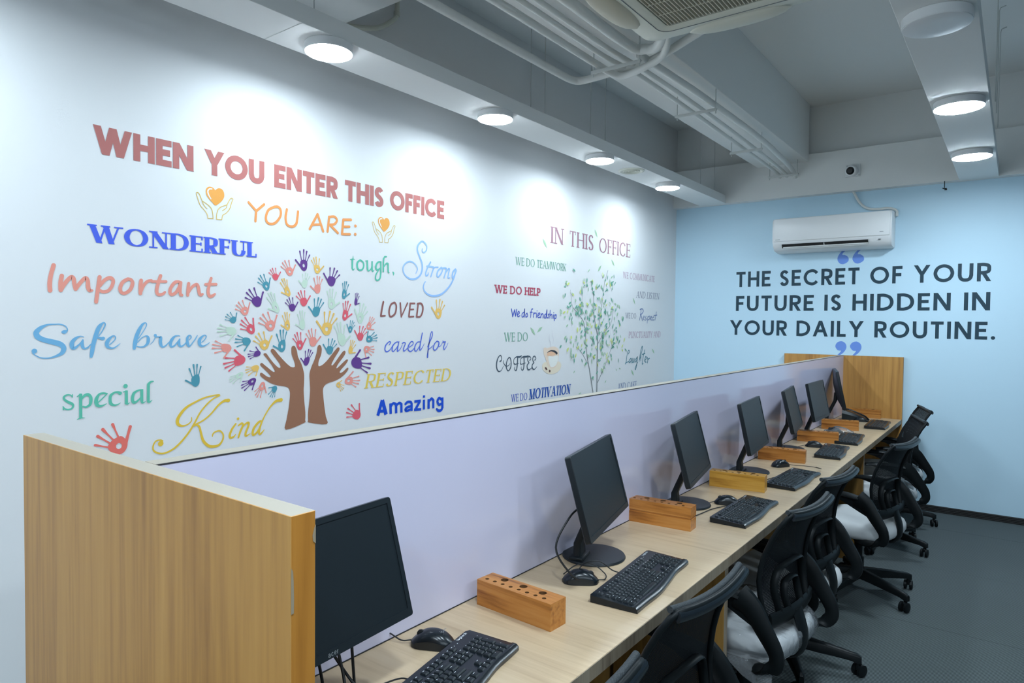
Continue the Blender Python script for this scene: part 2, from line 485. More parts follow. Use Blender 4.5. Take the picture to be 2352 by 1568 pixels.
DECALS = {
 'important': '~949,1731,14.4 940,1694,14.0 936,1663,15.5 937,1637,15.0;~975,1694,14.4 971,1668,15.0 971,1640,15.0;~971,1640,13.4 985,1666,14.3 1004,1690,13.8 1013,1687,14.4 1016,1667,14.9 1020,1647,14.8;~1020,1646,13.8 1034,1668,13.8 1053,1690,13.8 1061,1681,14.8 1063,1655,15.4 1068,1643,14.3 1076,1644,8.9;~1103,1697,14.3 1098,1660,14.3 1090,1600,13.7;~1103,1663,13.1 1120,1685,13.5 1140,1696,14.1 1151,1686,13.5 1147,1665,13.0 1134,1646,12.5 1115,1640,12.2 1102,1646,11.4;~1206,1695,13.4 1187,1682,14.1 1177,1660,14.1 1180,1642,13.5 1194,1638,13.0 1214,1653,13.9 1223,1678,14.6 1218,1692,13.0 1206,1695,13.4;~1256,1692,15.0 1253,1667,14.6 1253,1639,14.0;~1254,1645,12.5 1265,1671,12.5 1280,1689,12.5 1296,1694,11.6;~1333,1716,13.5 1324,1687,14.1 1317,1654,14.1 1323,1638,13.1 1342,1641,11.9 1350,1649,9.6;-1298,1690,11.2 1355,1693,11.6;~1415,1688,13.2 1407,1695,12.5 1390,1690,13.9 1374,1667,14.1 1371,1647,14.1 1380,1640,13.5 1397,1651,13.5 1410,1675,13.5 1415,1692,14.2;~1416,1692,13.9 1413,1662,13.9 1415,1642,12.9 1421,1639,12.2;~1450,1690,13.6 1447,1663,13.9 1446,1640,13.2;~1446,1647,11.6 1463,1674,12.5 1484,1688,13.6 1492,1676,14.3 1496,1652,14.2 1502,1643,12.9 1511,1647,9.7;~1550,1718,12.5 1541,1688,13.2 1536,1657,14.6 1543,1639,14.6 1557,1642,13.2 1567,1650,9.1;-1524,1690,11.8 1573,1693,11.8',
 'safe': '~992,1490,3.1 991,1498,3.8 984,1508,4.1 968,1514,4.3 951,1514,4.1 928,1512,6.1 908,1502,12.2 896,1490,16.2 892,1480,17.7 898,1467,19.1 916,1457,17.8 939,1450,19.1 964,1442,19.7 977,1432,17.6 979,1420,17.3 973,1407,13.7 958,1398,9.2 941,1392,6.1 926,1390,4.3 906,1392,4.0 891,1400,3.5 883,1407,3.0;~978,1485,12.2 983,1486,14.2 990,1490,6.3;-886,1417,17.7 886,1417,17.1;~883,1407,3.8 883,1411,8.8;~1046,1466,3.4 1035,1469,3.8 1020,1462,9.8 1008,1448,14.2 1006,1434,15.3 1009,1424,11.1 1018,1426,9.8 1029,1436,6.3 1038,1447,4.7 1043,1456,3.6;~1043,1454,6.3 1041,1442,10.8 1042,1430,11.7 1048,1422,7.5 1059,1425,5.9 1068,1435,4.2 1073,1440,3.5;~1098,1468,3.6 1111,1489,4.0 1121,1510,4.7 1120,1519,4.4 1114,1520,5.9 1100,1504,14.5 1089,1475,15.6 1079,1436,15.2 1074,1406,14.0 1071,1390,9.8;~1093,1462,6.5 1101,1462,7.3 1110,1459,12.8 1114,1460,13.0;~1137,1435,3.7 1150,1447,3.9 1158,1459,4.4 1156,1468,4.2 1147,1468,5.9 1133,1454,12.8 1127,1440,14.5 1129,1428,12.4 1139,1422,7.7 1152,1422,5.4 1166,1431,3.7 1175,1439,2.0;~1244,1457,3.5 1258,1478,3.5 1274,1505,3.6 1276,1517,3.7 1271,1521,4.5 1260,1514,9.5 1247,1491,14.3 1236,1463,15.8 1231,1436,15.8 1228,1418,11.6;~1241,1442,3.4 1255,1458,3.9 1270,1467,4.3 1280,1465,8.9 1283,1453,13.4 1280,1438,11.6 1268,1426,7.4 1253,1423,5.4 1239,1426,4.0;~1290,1433,1.8 1302,1445,3.2 1310,1460,3.7 1312,1466,7.7;-1310,1470,11.3 1311,1470,11.6;~1313,1464,5.9 1328,1463,5.9 1332,1460,12.9 1331,1442,13.4 1335,1426,11.0 1343,1422,7.0 1355,1429,5.2 1366,1441,3.4;~1412,1466,3.1 1402,1468,4.2 1388,1463,8.8 1377,1449,12.9 1372,1435,12.9 1375,1422,8.6 1388,1425,7.0 1398,1436,5.7 1411,1454,3.7;~1411,1453,6.3 1408,1442,11.3 1409,1428,11.6 1417,1422,7.4 1430,1429,5.5 1439,1440,3.8;~1452,1449,3.8 1460,1459,4.8 1458,1467,4.7 1451,1468,5.8 1444,1459,10.7 1443,1445,11.6 1446,1429,13.2 1452,1421,6.5 1465,1435,4.7 1478,1452,4.8 1487,1467,4.0;~1506,1437,3.6 1519,1448,3.9 1527,1461,4.3 1523,1468,4.5 1513,1466,6.5 1499,1452,13.6 1496,1439,15.2 1499,1426,12.3 1511,1421,7.4 1526,1426,4.8 1543,1437,2.0',
 'special': '~1007,1251,2.6 1006,1241,4.6;~1006,1243,4.7 999,1249,4.7 988,1250,5.7 979,1244,7.2 980,1234,7.6 991,1224,9.2 1004,1216,9.5 1009,1208,7.2 1004,1198,6.1 992,1195,5.1 981,1199,5.5 975,1208,3.4;-975,1209,1.8 976,1196,4.4;-1022,1241,3.1 1034,1249,5.9;=1034,1251,10.8 1034,1157,11.0;-1021,1154,1.6 1034,1159,6.5;-1034,1159,5.5 1048,1158,1.6;~1037,1229,4.9 1046,1242,9.8 1059,1246,11.4 1068,1236,11.4 1069,1221,11.4 1065,1206,9.8 1052,1199,7.3 1042,1202,5.5;~1096,1214,4.2 1112,1229,4.4 1126,1243,4.4;~1126,1244,6.1 1113,1247,7.5 1099,1244,8.4 1089,1228,12.8 1088,1211,14.0 1094,1200,11.8 1107,1198,7.5 1124,1205,2.4;~1174,1242,13.9 1166,1247,8.4 1153,1246,7.7 1140,1236,10.7 1137,1220,11.1 1140,1204,11.8 1151,1197,7.7 1164,1198,5.0 1175,1204,1.7;-1186,1246,4.0 1196,1249,6.1;=1197,1251,10.8 1197,1200,11.4;~1196,1201,10.7 1201,1197,6.1 1210,1201,2.1;-1194,1269,16.2 1194,1269,17.1;~1257,1250,5.2 1242,1248,6.9 1226,1238,10.7 1220,1218,11.8 1223,1202,11.4 1233,1202,9.0 1245,1211,6.4 1254,1221,5.2;=1256,1252,11.1 1256,1202,11.4;~1256,1203,10.7 1259,1196,6.4 1271,1201,2.1;~1301,1281,5.1 1290,1279,8.1 1282,1270,11.4;=1282,1271,11.4 1281,1200,11.1;~1281,1200,10.7 1286,1197,6.6 1296,1204,2.2',
 'kind': '~1461,1115,3.6 1460,1100,4.7 1444,1087,5.2 1422,1083,7.8 1404,1091,12.9 1400,1109,14.1 1412,1133,12.6 1437,1159,10.9 1473,1178,8.3 1518,1195,6.9 1562,1202,5.8 1586,1203,6.0;~1588,1200,6.5 1561,1189,6.4 1532,1168,6.9 1499,1132,7.2 1473,1088,7.8 1447,1050,8.1 1416,1016,8.3 1384,991,8.1 1349,978,7.3 1322,981,7.3 1302,995,6.7 1300,1015,6.2 1311,1033,5.9 1328,1035,6.4 1337,1030,8.3;-1330,1020,22.0 1331,1020,22.0;~1630,1174,16.2 1608,1173,11.4 1581,1156,8.2 1548,1122,7.1 1513,1097,6.7 1478,1083,6.2;~1468,1076,5.3 1483,1080,8.0 1495,1070,9.5 1502,1044,9.5 1512,1008,11.7 1534,983,12.5 1555,976,11.7 1583,978,10.3 1602,999,8.2 1604,1023,7.1 1589,1041,7.1 1569,1040,6.5 1557,1032,6.5 1554,1021,4.4;~1665,1064,7.8 1648,1044,10.0 1636,1019,11.2 1638,1004,10.6 1654,1006,7.8 1664,1016,3.9;-1676,1086,12.8 1676,1086,12.8;~1678,1055,6.7 1694,1063,8.9 1700,1054,10.0 1688,1028,10.0 1678,1001,8.9;~1694,1041,6.7 1712,1058,8.2 1728,1062,10.3 1727,1046,10.3 1714,1017,10.3 1715,1002,9.7 1736,1010,3.4;~1797,1060,9.0 1782,1060,10.5 1757,1036,11.4 1749,1013,11.4 1752,1002,10.3 1769,1010,9.3 1788,1036,7.8 1798,1060,6.4;~1900,1153,18.1 1873,1150,12.8 1844,1128,7.9 1816,1092,6.6 1798,1060,7.6 1785,1028,10.5 1782,1006,10.5 1791,1003,9.3 1808,1019,4.1',
 'youare': '-1730,2076,11.8 1769,2041,11.8;-1809,2078,12.0 1768,2041,11.8 1764,1994,11.8;~1864,2075,12.3 1831,2054,12.3 1818,2016,12.0 1831,1993,12.0 1864,1997,12.0 1894,2031,12.3 1897,2063,12.6 1884,2077,12.6 1864,2075,12.3;~1931,2072,12.6 1924,2030,12.6 1933,1999,12.3 1961,1993,12.9 1983,2008,13.2 1990,2038,12.9 1994,2070,12.9;-2062,1993,13.4 2109,2073,13.1 2143,1991,13.7;-2084,2017,12.2 2127,2024,12.2;-2180,2069,13.7 2170,1993,13.7;~2178,2068,12.7 2213,2074,12.7 2229,2058,12.7 2213,2036,12.7 2182,2029,12.4;-2185,2029,13.7 2235,1993,13.9;-2270,2066,14.2 2262,1990,14.2;-2270,2066,12.9 2321,2072,13.2;-2267,2029,12.9 2310,2034,12.9;-2262,1990,12.9 2314,1995,13.2;-2350,2043,16.1 2351,2043,15.8;-2349,1999,16.1 2350,1999,15.8',
 'tough': '-2335,1884,2.0 2335,1865,9.2;=2331,1868,11.4 2330,1815,11.2;~2330,1818,10.7 2336,1809,7.9 2346,1816,2.6;-2317,1863,5.3 2346,1866,4.0;~2384,1865,8.2 2365,1850,11.4 2364,1826,12.3 2377,1811,9.4 2396,1814,9.6 2408,1832,10.1 2405,1853,9.4 2384,1865,9.6;-2421,1863,4.7 2434,1864,8.2;=2432,1867,10.9 2435,1819,11.6;~2435,1819,10.9 2442,1811,8.2 2458,1821,7.0 2466,1837,8.3;=2467,1866,9.0 2467,1822,11.1;~2467,1822,11.1 2472,1810,7.7 2482,1818,2.8;~2532,1866,7.8 2514,1865,9.2 2498,1851,11.8 2494,1830,11.8 2506,1821,9.0 2526,1832,7.1;=2530,1868,9.9 2530,1804,11.3;~2530,1807,10.6 2524,1776,9.9 2506,1763,8.3 2492,1771,9.7 2496,1796,8.3 2514,1819,6.4;~2571,1899,6.4 2558,1897,8.5 2550,1886,9.2;=2549,1889,10.1 2548,1812,9.9;~2554,1843,6.4 2571,1861,8.7 2582,1861,10.1;=2583,1862,10.1 2584,1817,11.3;~2584,1816,10.6 2590,1810,7.3 2593,1813,2.9;~2622,1814,10.3 2626,1809,9.5 2624,1798,3.7',
 'strong': '~2855,1970,5.5 2852,1957,7.1 2866,1948,7.8 2887,1963,8.5 2890,1990,9.4 2868,2009,10.1 2845,2010,10.9 2818,1986,11.5 2813,1956,11.5 2832,1919,12.5 2853,1878,12.5 2851,1838,12.5 2833,1808,11.5 2797,1788,11.3 2752,1786,10.6 2712,1807,9.2 2698,1838,8.9 2711,1867,8.9 2751,1886,9.1 2791,1876,8.3 2814,1849,7.7 2801,1819,4.6;~2924,1895,11.2 2902,1865,10.3 2884,1831,10.3 2886,1811,9.5 2903,1819,8.7 2905,1832,4.7;~2893,1868,10.3 2936,1868,11.1 2950,1865,10.4 2941,1841,9.6 2927,1808,8.7;~2946,1851,6.3 2960,1866,8.2 2989,1870,9.0;~3019,1870,11.6 2989,1848,10.6 2980,1820,10.8 2992,1811,9.6 3017,1833,9.9 3029,1857,9.1 3019,1868,9.9;~3029,1867,9.9 3059,1868,11.6 3061,1856,10.9 3044,1809,9.2;~3054,1838,6.6 3079,1864,10.1 3092,1865,10.9 3082,1833,10.1 3080,1809,10.1 3097,1814,4.2;~3148,1869,11.9 3125,1850,11.1 3118,1822,11.0 3123,1812,9.5 3141,1834,10.2 3154,1859,10.2 3148,1869,10.2;~3151,1859,9.3 3131,1809,11.2 3085,1751,11.6 3020,1707,12.4 2957,1694,12.3 2909,1699,11.2 2876,1718,9.5 2864,1744,8.7 2875,1771,7.1 2884,1776,4.0',
 'loved': '~2550,1645,12.5 2540,1607,12.0 2532,1567,12.7;-2532,1566,10.6 2564,1568,8.6;~2631,1644,11.0 2606,1631,11.5 2593,1596,11.7 2598,1568,11.0 2614,1565,11.0 2640,1584,11.9 2648,1622,11.7 2639,1641,11.0 2631,1644,11.0;-2678,1642,11.9 2687,1564,9.7;-2735,1644,10.4 2687,1564,8.2;-2757,1640,12.2 2747,1567,12.1;-2755,1643,9.8 2793,1644,10.1;-2753,1607,9.2 2784,1609,8.3;-2747,1565,9.8 2785,1567,9.2;-2821,1640,12.5 2810,1568,12.5;~2816,1643,10.8 2844,1645,11.7 2860,1628,13.0 2858,1595,12.5 2840,1568,10.9 2810,1565,10.0',
 'cared': '~2596,1405,5.3 2606,1418,6.2 2594,1422,6.1 2569,1402,7.9 2564,1376,7.9 2579,1366,7.0 2604,1379,5.3 2624,1405,3.5;~2670,1419,4.5 2650,1419,6.2 2624,1401,7.9 2617,1375,7.9 2629,1367,6.1 2660,1396,5.4 2670,1421,5.4;~2668,1412,6.2 2658,1377,7.9 2660,1366,6.2 2681,1380,4.5 2696,1403,3.6;~2696,1411,6.2 2707,1416,7.1 2720,1410,6.3 2707,1384,7.2 2707,1366,7.1 2728,1376,4.6 2749,1394,3.7;~2750,1387,4.5 2779,1402,5.6 2782,1417,5.5 2765,1419,6.6 2744,1394,8.2 2744,1371,7.4 2766,1363,6.5 2793,1382,4.6;~2842,1418,4.7 2817,1415,6.6 2798,1393,8.3 2796,1370,8.4 2809,1364,6.4 2837,1392,5.6;~2858,1470,7.5 2845,1420,8.4 2837,1381,8.4 2840,1367,6.6 2859,1384,4.7 2875,1406,2.8;~2904,1387,6.7 2918,1411,6.6 2941,1447,6.9 2944,1475,4.8 2932,1471,5.9 2918,1419,7.8 2907,1359,8.7 2905,1323,6.7 2899,1331,3.9 2910,1367,4.9 2933,1382,4.8 2950,1394,2.9;~2985,1420,5.8 2962,1402,7.8 2953,1374,8.7 2971,1365,6.9 2997,1389,7.9 3003,1411,7.0 2985,1420,6.7;~3000,1409,4.9 2997,1389,6.0 3015,1389,4.0 3036,1413,4.0;~3036,1419,6.0 3045,1411,8.0 3060,1414,7.0 3045,1384,8.0 3048,1367,7.0 3069,1383,4.0 3084,1406,3.0',
 'amazing': '=2513,1012,21.6 2545,1096,21.6;=2546,1096,25.1 2574,1012,25.5;=2524,1035,17.3 2571,1033,17.6;=2607,1072,18.1 2609,1012,18.1;~2609,1053,15.2 2626,1070,14.9 2646,1065,17.0;=2650,1068,18.7 2651,1011,18.7;~2652,1056,14.3 2673,1068,15.2 2688,1063,16.1;=2691,1064,18.7 2692,1011,18.7;~2723,1058,16.4 2741,1068,15.7 2766,1065,16.5 2773,1053,17.2;=2773,1057,17.8 2773,1012,17.4;~2773,1041,13.6 2742,1038,16.6 2723,1026,17.5 2734,1017,15.4 2763,1022,13.6;=2795,1066,15.6 2848,1065,16.1;=2840,1063,18.7 2804,1018,18.4;=2793,1017,15.6 2852,1015,15.9;=2875,1070,18.0 2875,1011,18.0;=2875,1096,18.0 2875,1082,18.0;=2915,1070,19.4 2915,1011,19.2;~2919,1056,14.7 2939,1071,16.4 2955,1061,17.7;=2956,1063,18.6 2956,1011,18.6;=3036,1070,19.9 3037,1004,19.9;~3027,1059,14.9 3006,1069,16.9 2992,1049,18.5 3007,1028,16.4 3031,1034,13.9;~3037,1008,18.9 3025,992,16.9 3001,992,16.9 2986,1003,14.7',
 'friendship': '-3736,1632,8.7 3752,1579,8.8 3772,1627,8.9 3785,1583,8.9 3798,1630,9.0;~3809,1593,7.4 3830,1606,7.3 3819,1618,7.4 3804,1596,7.3 3815,1580,7.4 3836,1587,7.4;~3884,1613,7.6 3862,1600,7.6 3863,1578,7.4 3884,1588,7.4 3894,1639,7.4 3890,1578,7.4;~3922,1607,7.6 3906,1594,7.6 3912,1578,7.6 3931,1588,7.5 3922,1607,7.6;~3994,1638,7.7 3977,1631,7.7 3967,1576,7.6;-3961,1614,7.7 3988,1614,7.7;~4005,1612,7.7 4003,1578,7.7;~4005,1596,7.7 4017,1609,7.7 4032,1608,7.8;-4045,1610,7.8 4041,1578,7.8;-4047,1626,7.8 4047,1625,7.8;~4063,1590,7.8 4085,1604,7.8 4074,1611,7.8 4057,1593,7.8 4066,1576,7.8 4090,1581,7.8;~4101,1607,7.8 4097,1574,7.8;~4099,1591,8.0 4117,1606,8.0 4129,1598,7.8 4127,1574,8.0;~4168,1605,8.0 4148,1598,7.9 4144,1578,7.9 4162,1577,8.0 4179,1639,8.0 4174,1575,7.9;~4210,1604,8.1 4195,1602,8.1 4204,1589,8.1 4196,1575,8.0 4184,1578,8.1;-4221,1633,8.1 4218,1574,8.2;~4219,1592,8.1 4240,1603,8.2 4248,1593,8.1 4246,1572,8.1;-4268,1600,8.3 4265,1573,8.2;-4270,1617,8.2 4270,1616,8.2;-4283,1600,8.2 4279,1556,8.4;~4283,1597,8.2 4305,1600,8.2 4302,1576,8.2 4283,1572,8.4',
 'coffee': '~3611,1270,11.0 3626,1277,7.4 3628,1298,6.5 3614,1312,6.5 3588,1293,9.2 3574,1257,12.0 3577,1224,10.8 3598,1202,8.3 3627,1208,5.6 3650,1236,3.7;~3712,1294,6.7 3692,1274,8.6 3682,1238,10.2 3693,1208,8.4 3714,1203,8.4 3735,1228,10.4 3737,1265,9.5 3725,1291,7.6 3712,1294,7.6;~3654,1274,4.7 3653,1257,5.6 3677,1236,5.6 3707,1237,4.8 3725,1251,3.8;~3781,1245,9.7 3770,1252,5.8 3771,1278,5.7 3799,1294,8.6 3837,1293,12.6 3862,1300,6.9;~3814,1292,10.7 3812,1247,10.7 3804,1206,10.6 3791,1199,6.7 3778,1211,5.8 3781,1226,3.9;~3778,1241,5.8 3825,1248,4.9;~3853,1241,9.8 3847,1253,5.9 3853,1279,5.9 3881,1292,10.0 3920,1292,12.9 3943,1299,6.0;~3891,1289,10.9 3892,1244,11.1 3886,1206,10.0 3870,1197,5.9 3857,1211,4.9 3860,1222,3.9;~3857,1239,4.9 3908,1247,5.0;~3963,1264,9.1 3976,1275,6.1 3963,1292,7.1 3940,1288,8.1 3937,1265,7.9 3954,1247,7.1;~3954,1246,6.9 3931,1230,9.1 3935,1203,10.1 3958,1196,8.1 3988,1208,5.1;~4027,1263,9.2 4040,1276,6.2 4025,1292,7.1 4003,1285,8.2 4001,1262,8.1 4017,1246,7.2;~4017,1245,7.2 3993,1228,9.1 3998,1204,10.2 4021,1195,8.1 4053,1213,4.1',
 'respect': '~5756,1668,10.9 5746,1621,10.9 5725,1573,10.7;~5733,1672,10.8 5779,1679,10.9 5804,1658,11.0 5769,1631,11.0 5740,1626,10.9;-5752,1626,11.0 5789,1569,11.0;~5806,1590,7.9 5829,1606,7.9 5811,1611,7.9 5804,1585,7.8 5830,1574,7.9;~5864,1612,8.8 5851,1596,8.7 5872,1583,8.7 5848,1572,8.7;-5901,1607,8.9 5888,1546,8.8;~5901,1602,8.9 5937,1613,8.9 5938,1586,8.9 5902,1575,8.9;~5956,1586,8.9 5986,1603,9.0 5968,1610,8.9 5956,1584,8.9 5987,1575,9.0;~6036,1606,9.0 6005,1598,9.1 6006,1576,9.0 6043,1579,9.1;~6090,1656,9.0 6073,1604,9.0 6062,1576,9.0;-6035,1620,9.1 6104,1625,9.1',
 'laughter': '~5510,1262,9.7 5532,1282,9.8 5515,1295,9.7 5489,1263,9.6 5470,1188,9.7 5454,1173,10.4;~5459,1183,7.4 5524,1193,7.5;~5561,1220,9.8 5529,1201,9.7 5535,1182,9.7 5562,1194,9.8 5572,1219,9.8 5571,1178,9.8;~5598,1218,9.8 5593,1183,9.8 5618,1187,9.9 5628,1217,9.9 5630,1181,10.0;~5680,1221,10.0 5652,1201,10.0 5664,1182,10.0 5691,1215,9.9 5696,1230,10.1 5682,1153,10.1 5660,1113,10.0 5649,1124,10.0 5698,1178,10.1;~5760,1234,10.1 5793,1296,10.2 5792,1327,10.2 5764,1286,10.1 5732,1187,10.1;~5743,1203,10.1 5766,1233,10.2 5767,1191,10.3;~5846,1289,10.4 5813,1221,10.2 5798,1158,10.4 5815,1163,10.4;-5794,1248,10.2 5853,1257,10.4;~5856,1188,10.4 5885,1213,10.5 5866,1225,10.4 5850,1183,10.3 5880,1171,10.4;~5903,1218,10.4 5916,1196,10.5 5911,1164,10.5;~5913,1196,10.5 5952,1206,10.5',
 'cup_saucer': 'o4127,1226 4148,1239 4179,1243 4266,1236 4347,1240 4377,1225 4384,1202 4363,1174 4319,1154 4253,1147 4188,1157 4142,1181 4124,1206',
 'cup_cup': 'o4139,1336 4145,1350 4163,1353 4184,1347 4220,1352 4270,1357 4314,1350 4345,1330 4349,1290 4339,1241 4314,1205 4274,1191 4238,1193 4201,1214 4183,1239 4165,1272 4143,1304',
 'cup_cupface': 'o4203,1284 4265,1280 4338,1286 4332,1241 4303,1210 4245,1200 4219,1226',
 'cup_coffeedark': 'o4182,1309 4206,1324 4249,1331 4300,1324 4330,1306 4312,1294 4297,1307 4249,1321 4210,1318',
 'cup_coffeelight': 'o4189,1307 4213,1318 4249,1320 4293,1308 4305,1297 4272,1290 4214,1288 4185,1295',
 'cup_beans': 'o4159,1202 4173,1204 4188,1191 4191,1183 4177,1184 4163,1192;o4213,1176 4223,1183 4234,1175 4231,1165 4220,1164',
 'cup_steam': '~4230,1356,4.3 4234,1382,4.3 4211,1414,4.3 4214,1450,2.2;~4262,1381,3.3 4269,1413,3.2 4250,1446,3.3 4253,1482,2.2',
 'heart_heart': 'o1570,2105 1562,2113 1548,2117 1536,2113 1528,2103 1527,2090 1531,2076 1541,2063 1556,2050 1570,2038 1588,2050 1604,2067 1612,2085 1610,2102 1603,2113 1591,2117 1580,2114 1573,2108',
 'heart_shine': '~1554,2108,5.5 1543,2106,5.6 1536,2096,6.2 1539,2081,6.2 1550,2064,4.5',
 'heart_hands': '~1560,1979,3.2 1559,1996,3.2 1555,2016,3.2 1546,2030,3.1 1531,2040,3.1 1511,2049,3.1;~1511,2049,3.1 1504,2066,3.1 1497,2079,3.2 1489,2083,3.1 1485,2077,3.1 1489,2065,3.1 1496,2043,3.1 1504,2027,3.1 1519,2013,3.2 1530,2000,3.1 1535,1989,3.2 1536,1979,3.2;-1536,1978,3.1 1560,1980,3.2;~1511,2048,3.1 1518,2033,3.1 1532,2019,3.1;~1576,1979,3.2 1576,1998,3.2 1582,2020,3.2 1593,2034,3.4 1608,2042,3.3 1625,2050,3.4;~1625,2050,3.4 1634,2068,3.4 1642,2080,3.2 1649,2082,3.4 1653,2077,3.4 1646,2061,3.4 1638,2035,3.4 1623,2014,3.2 1605,2001,3.4 1602,1993,3.2 1600,1980,3.2;-1600,1980,3.2 1576,1979,3.2;~1625,2049,3.3 1621,2035,3.2 1603,2020,3.3',
 'arms': 'o1926,1005 1930,1052 1941,1105 1949,1166 1947,1195 1932,1213 1891,1222 1851,1234 1816,1254 1792,1273 1787,1284 1792,1290 1802,1286 1820,1273 1835,1266 1844,1269 1831,1285 1808,1307 1790,1324 1789,1332 1797,1336 1808,1328 1831,1310 1855,1292 1865,1291 1863,1301 1843,1330 1820,1359 1806,1374 1808,1380 1820,1380 1831,1366 1855,1337 1879,1314 1891,1308 1897,1312 1891,1328 1871,1354 1847,1383 1844,1395 1851,1401 1863,1397 1883,1375 1912,1345 1936,1323 1957,1309 1974,1308 1978,1317 1970,1343 1959,1369 1957,1398 1961,1410 1972,1413 1980,1406 1989,1386 1995,1357 2012,1327 2025,1293 2031,1263 2030,1219 2028,1189 2032,1133 2038,1077 2037,1040 2030,1026;o2168,1004 2162,1045 2153,1096 2146,1150 2144,1184 2153,1203 2174,1215 2220,1225 2259,1240 2288,1260 2305,1279 2305,1289 2295,1287 2273,1271 2256,1264 2249,1268 2258,1281 2288,1307 2303,1326 2301,1333 2290,1331 2263,1312 2239,1294 2230,1290 2229,1296 2244,1317 2273,1347 2286,1366 2285,1378 2273,1378 2253,1359 2220,1322 2204,1307 2197,1307 2199,1317 2220,1349 2244,1379 2248,1394 2239,1399 2227,1391 2201,1365 2168,1332 2141,1312 2123,1306 2115,1310 2118,1334 2132,1363 2136,1393 2129,1411 2118,1413 2110,1403 2105,1375 2091,1338 2074,1305 2062,1269 2064,1224 2066,1186 2061,1131 2054,1075 2055,1038 2061,1025',
 'stems': '~4944,956,17.1 4945,1077,15.0 4943,1265,15.0 4946,1415,12.8 4906,1528,10.6 4882,1602,8.3 4870,1750,6.2 4830,1888,4.1;~4880,961,12.6 4821,1143,12.6 4775,1271,9.2 4750,1418,8.1 4718,1542,7.1 4619,1620,4.9 4537,1675,3.8 4508,1800,2.9;~4957,1038,8.5 5053,1147,6.6 5144,1258,4.4 5235,1427,3.4;~4939,1400,8.5 4966,1528,7.5 5007,1679,5.4 5048,1870,4.3 5106,1995,3.3;~4941,1355,7.4 5044,1452,5.4 5167,1529,4.5 5212,1646,3.4;~4791,1204,5.1 4682,1303,3.0 4599,1348,2.9;~4750,1418,5.1 4753,1564,3.1 4687,1664,3.0 4690,1816,3.0',
 'leaves': '~4115,2162,1.7 4140,2131,23.2 4166,2101,1.8;~4874,2318,2.1 4897,2288,22.9 4919,2258,2.1;~5167,2092,2.2 5195,2066,22.2 5221,2041,2.2;~4990,2029,2.1 4963,2001,23.5 4936,1973,2.1;~5585,1775,2.4 5607,1748,19.4 5628,1719,2.4;~3968,1503,1.7 3998,1476,22.3 4028,1448,1.7;~4119,1508,1.7 4087,1488,22.7 4054,1467,1.7;~6005,1297,2.6 6032,1273,21.2 6057,1250,2.6;~5573,1114,2.4 5600,1086,21.8 5628,1059,2.4;~4566,1137,2.0 4578,1147,9.9 4590,1157,2.0;~5276,1138,2.3 5285,1128,9.2 5293,1117,2.3;~5080,1023,2.2 5092,1035,10.8 5106,1046,2.2;~4649,963,2.0 4670,967,10.1 4691,970,2.0',
 'quotes_open': 'o1620,2223 1575,2211 1539,2167 1531,2127 1551,2094 1583,2087 1619,2111 1618,2145 1592,2167 1570,2171 1581,2193;o1743,2222 1699,2210 1662,2166 1652,2126 1672,2095 1703,2088 1741,2111 1740,2145 1714,2167 1694,2170 1703,2192',
 'quotes_close': 'o1530,1353 1545,1389 1582,1401 1614,1379 1620,1339 1595,1297 1558,1270 1537,1263 1579,1314 1552,1319;o1650,1355 1666,1390 1703,1401 1734,1379 1740,1339 1715,1298 1680,1272 1659,1264 1699,1315 1673,1320',
}
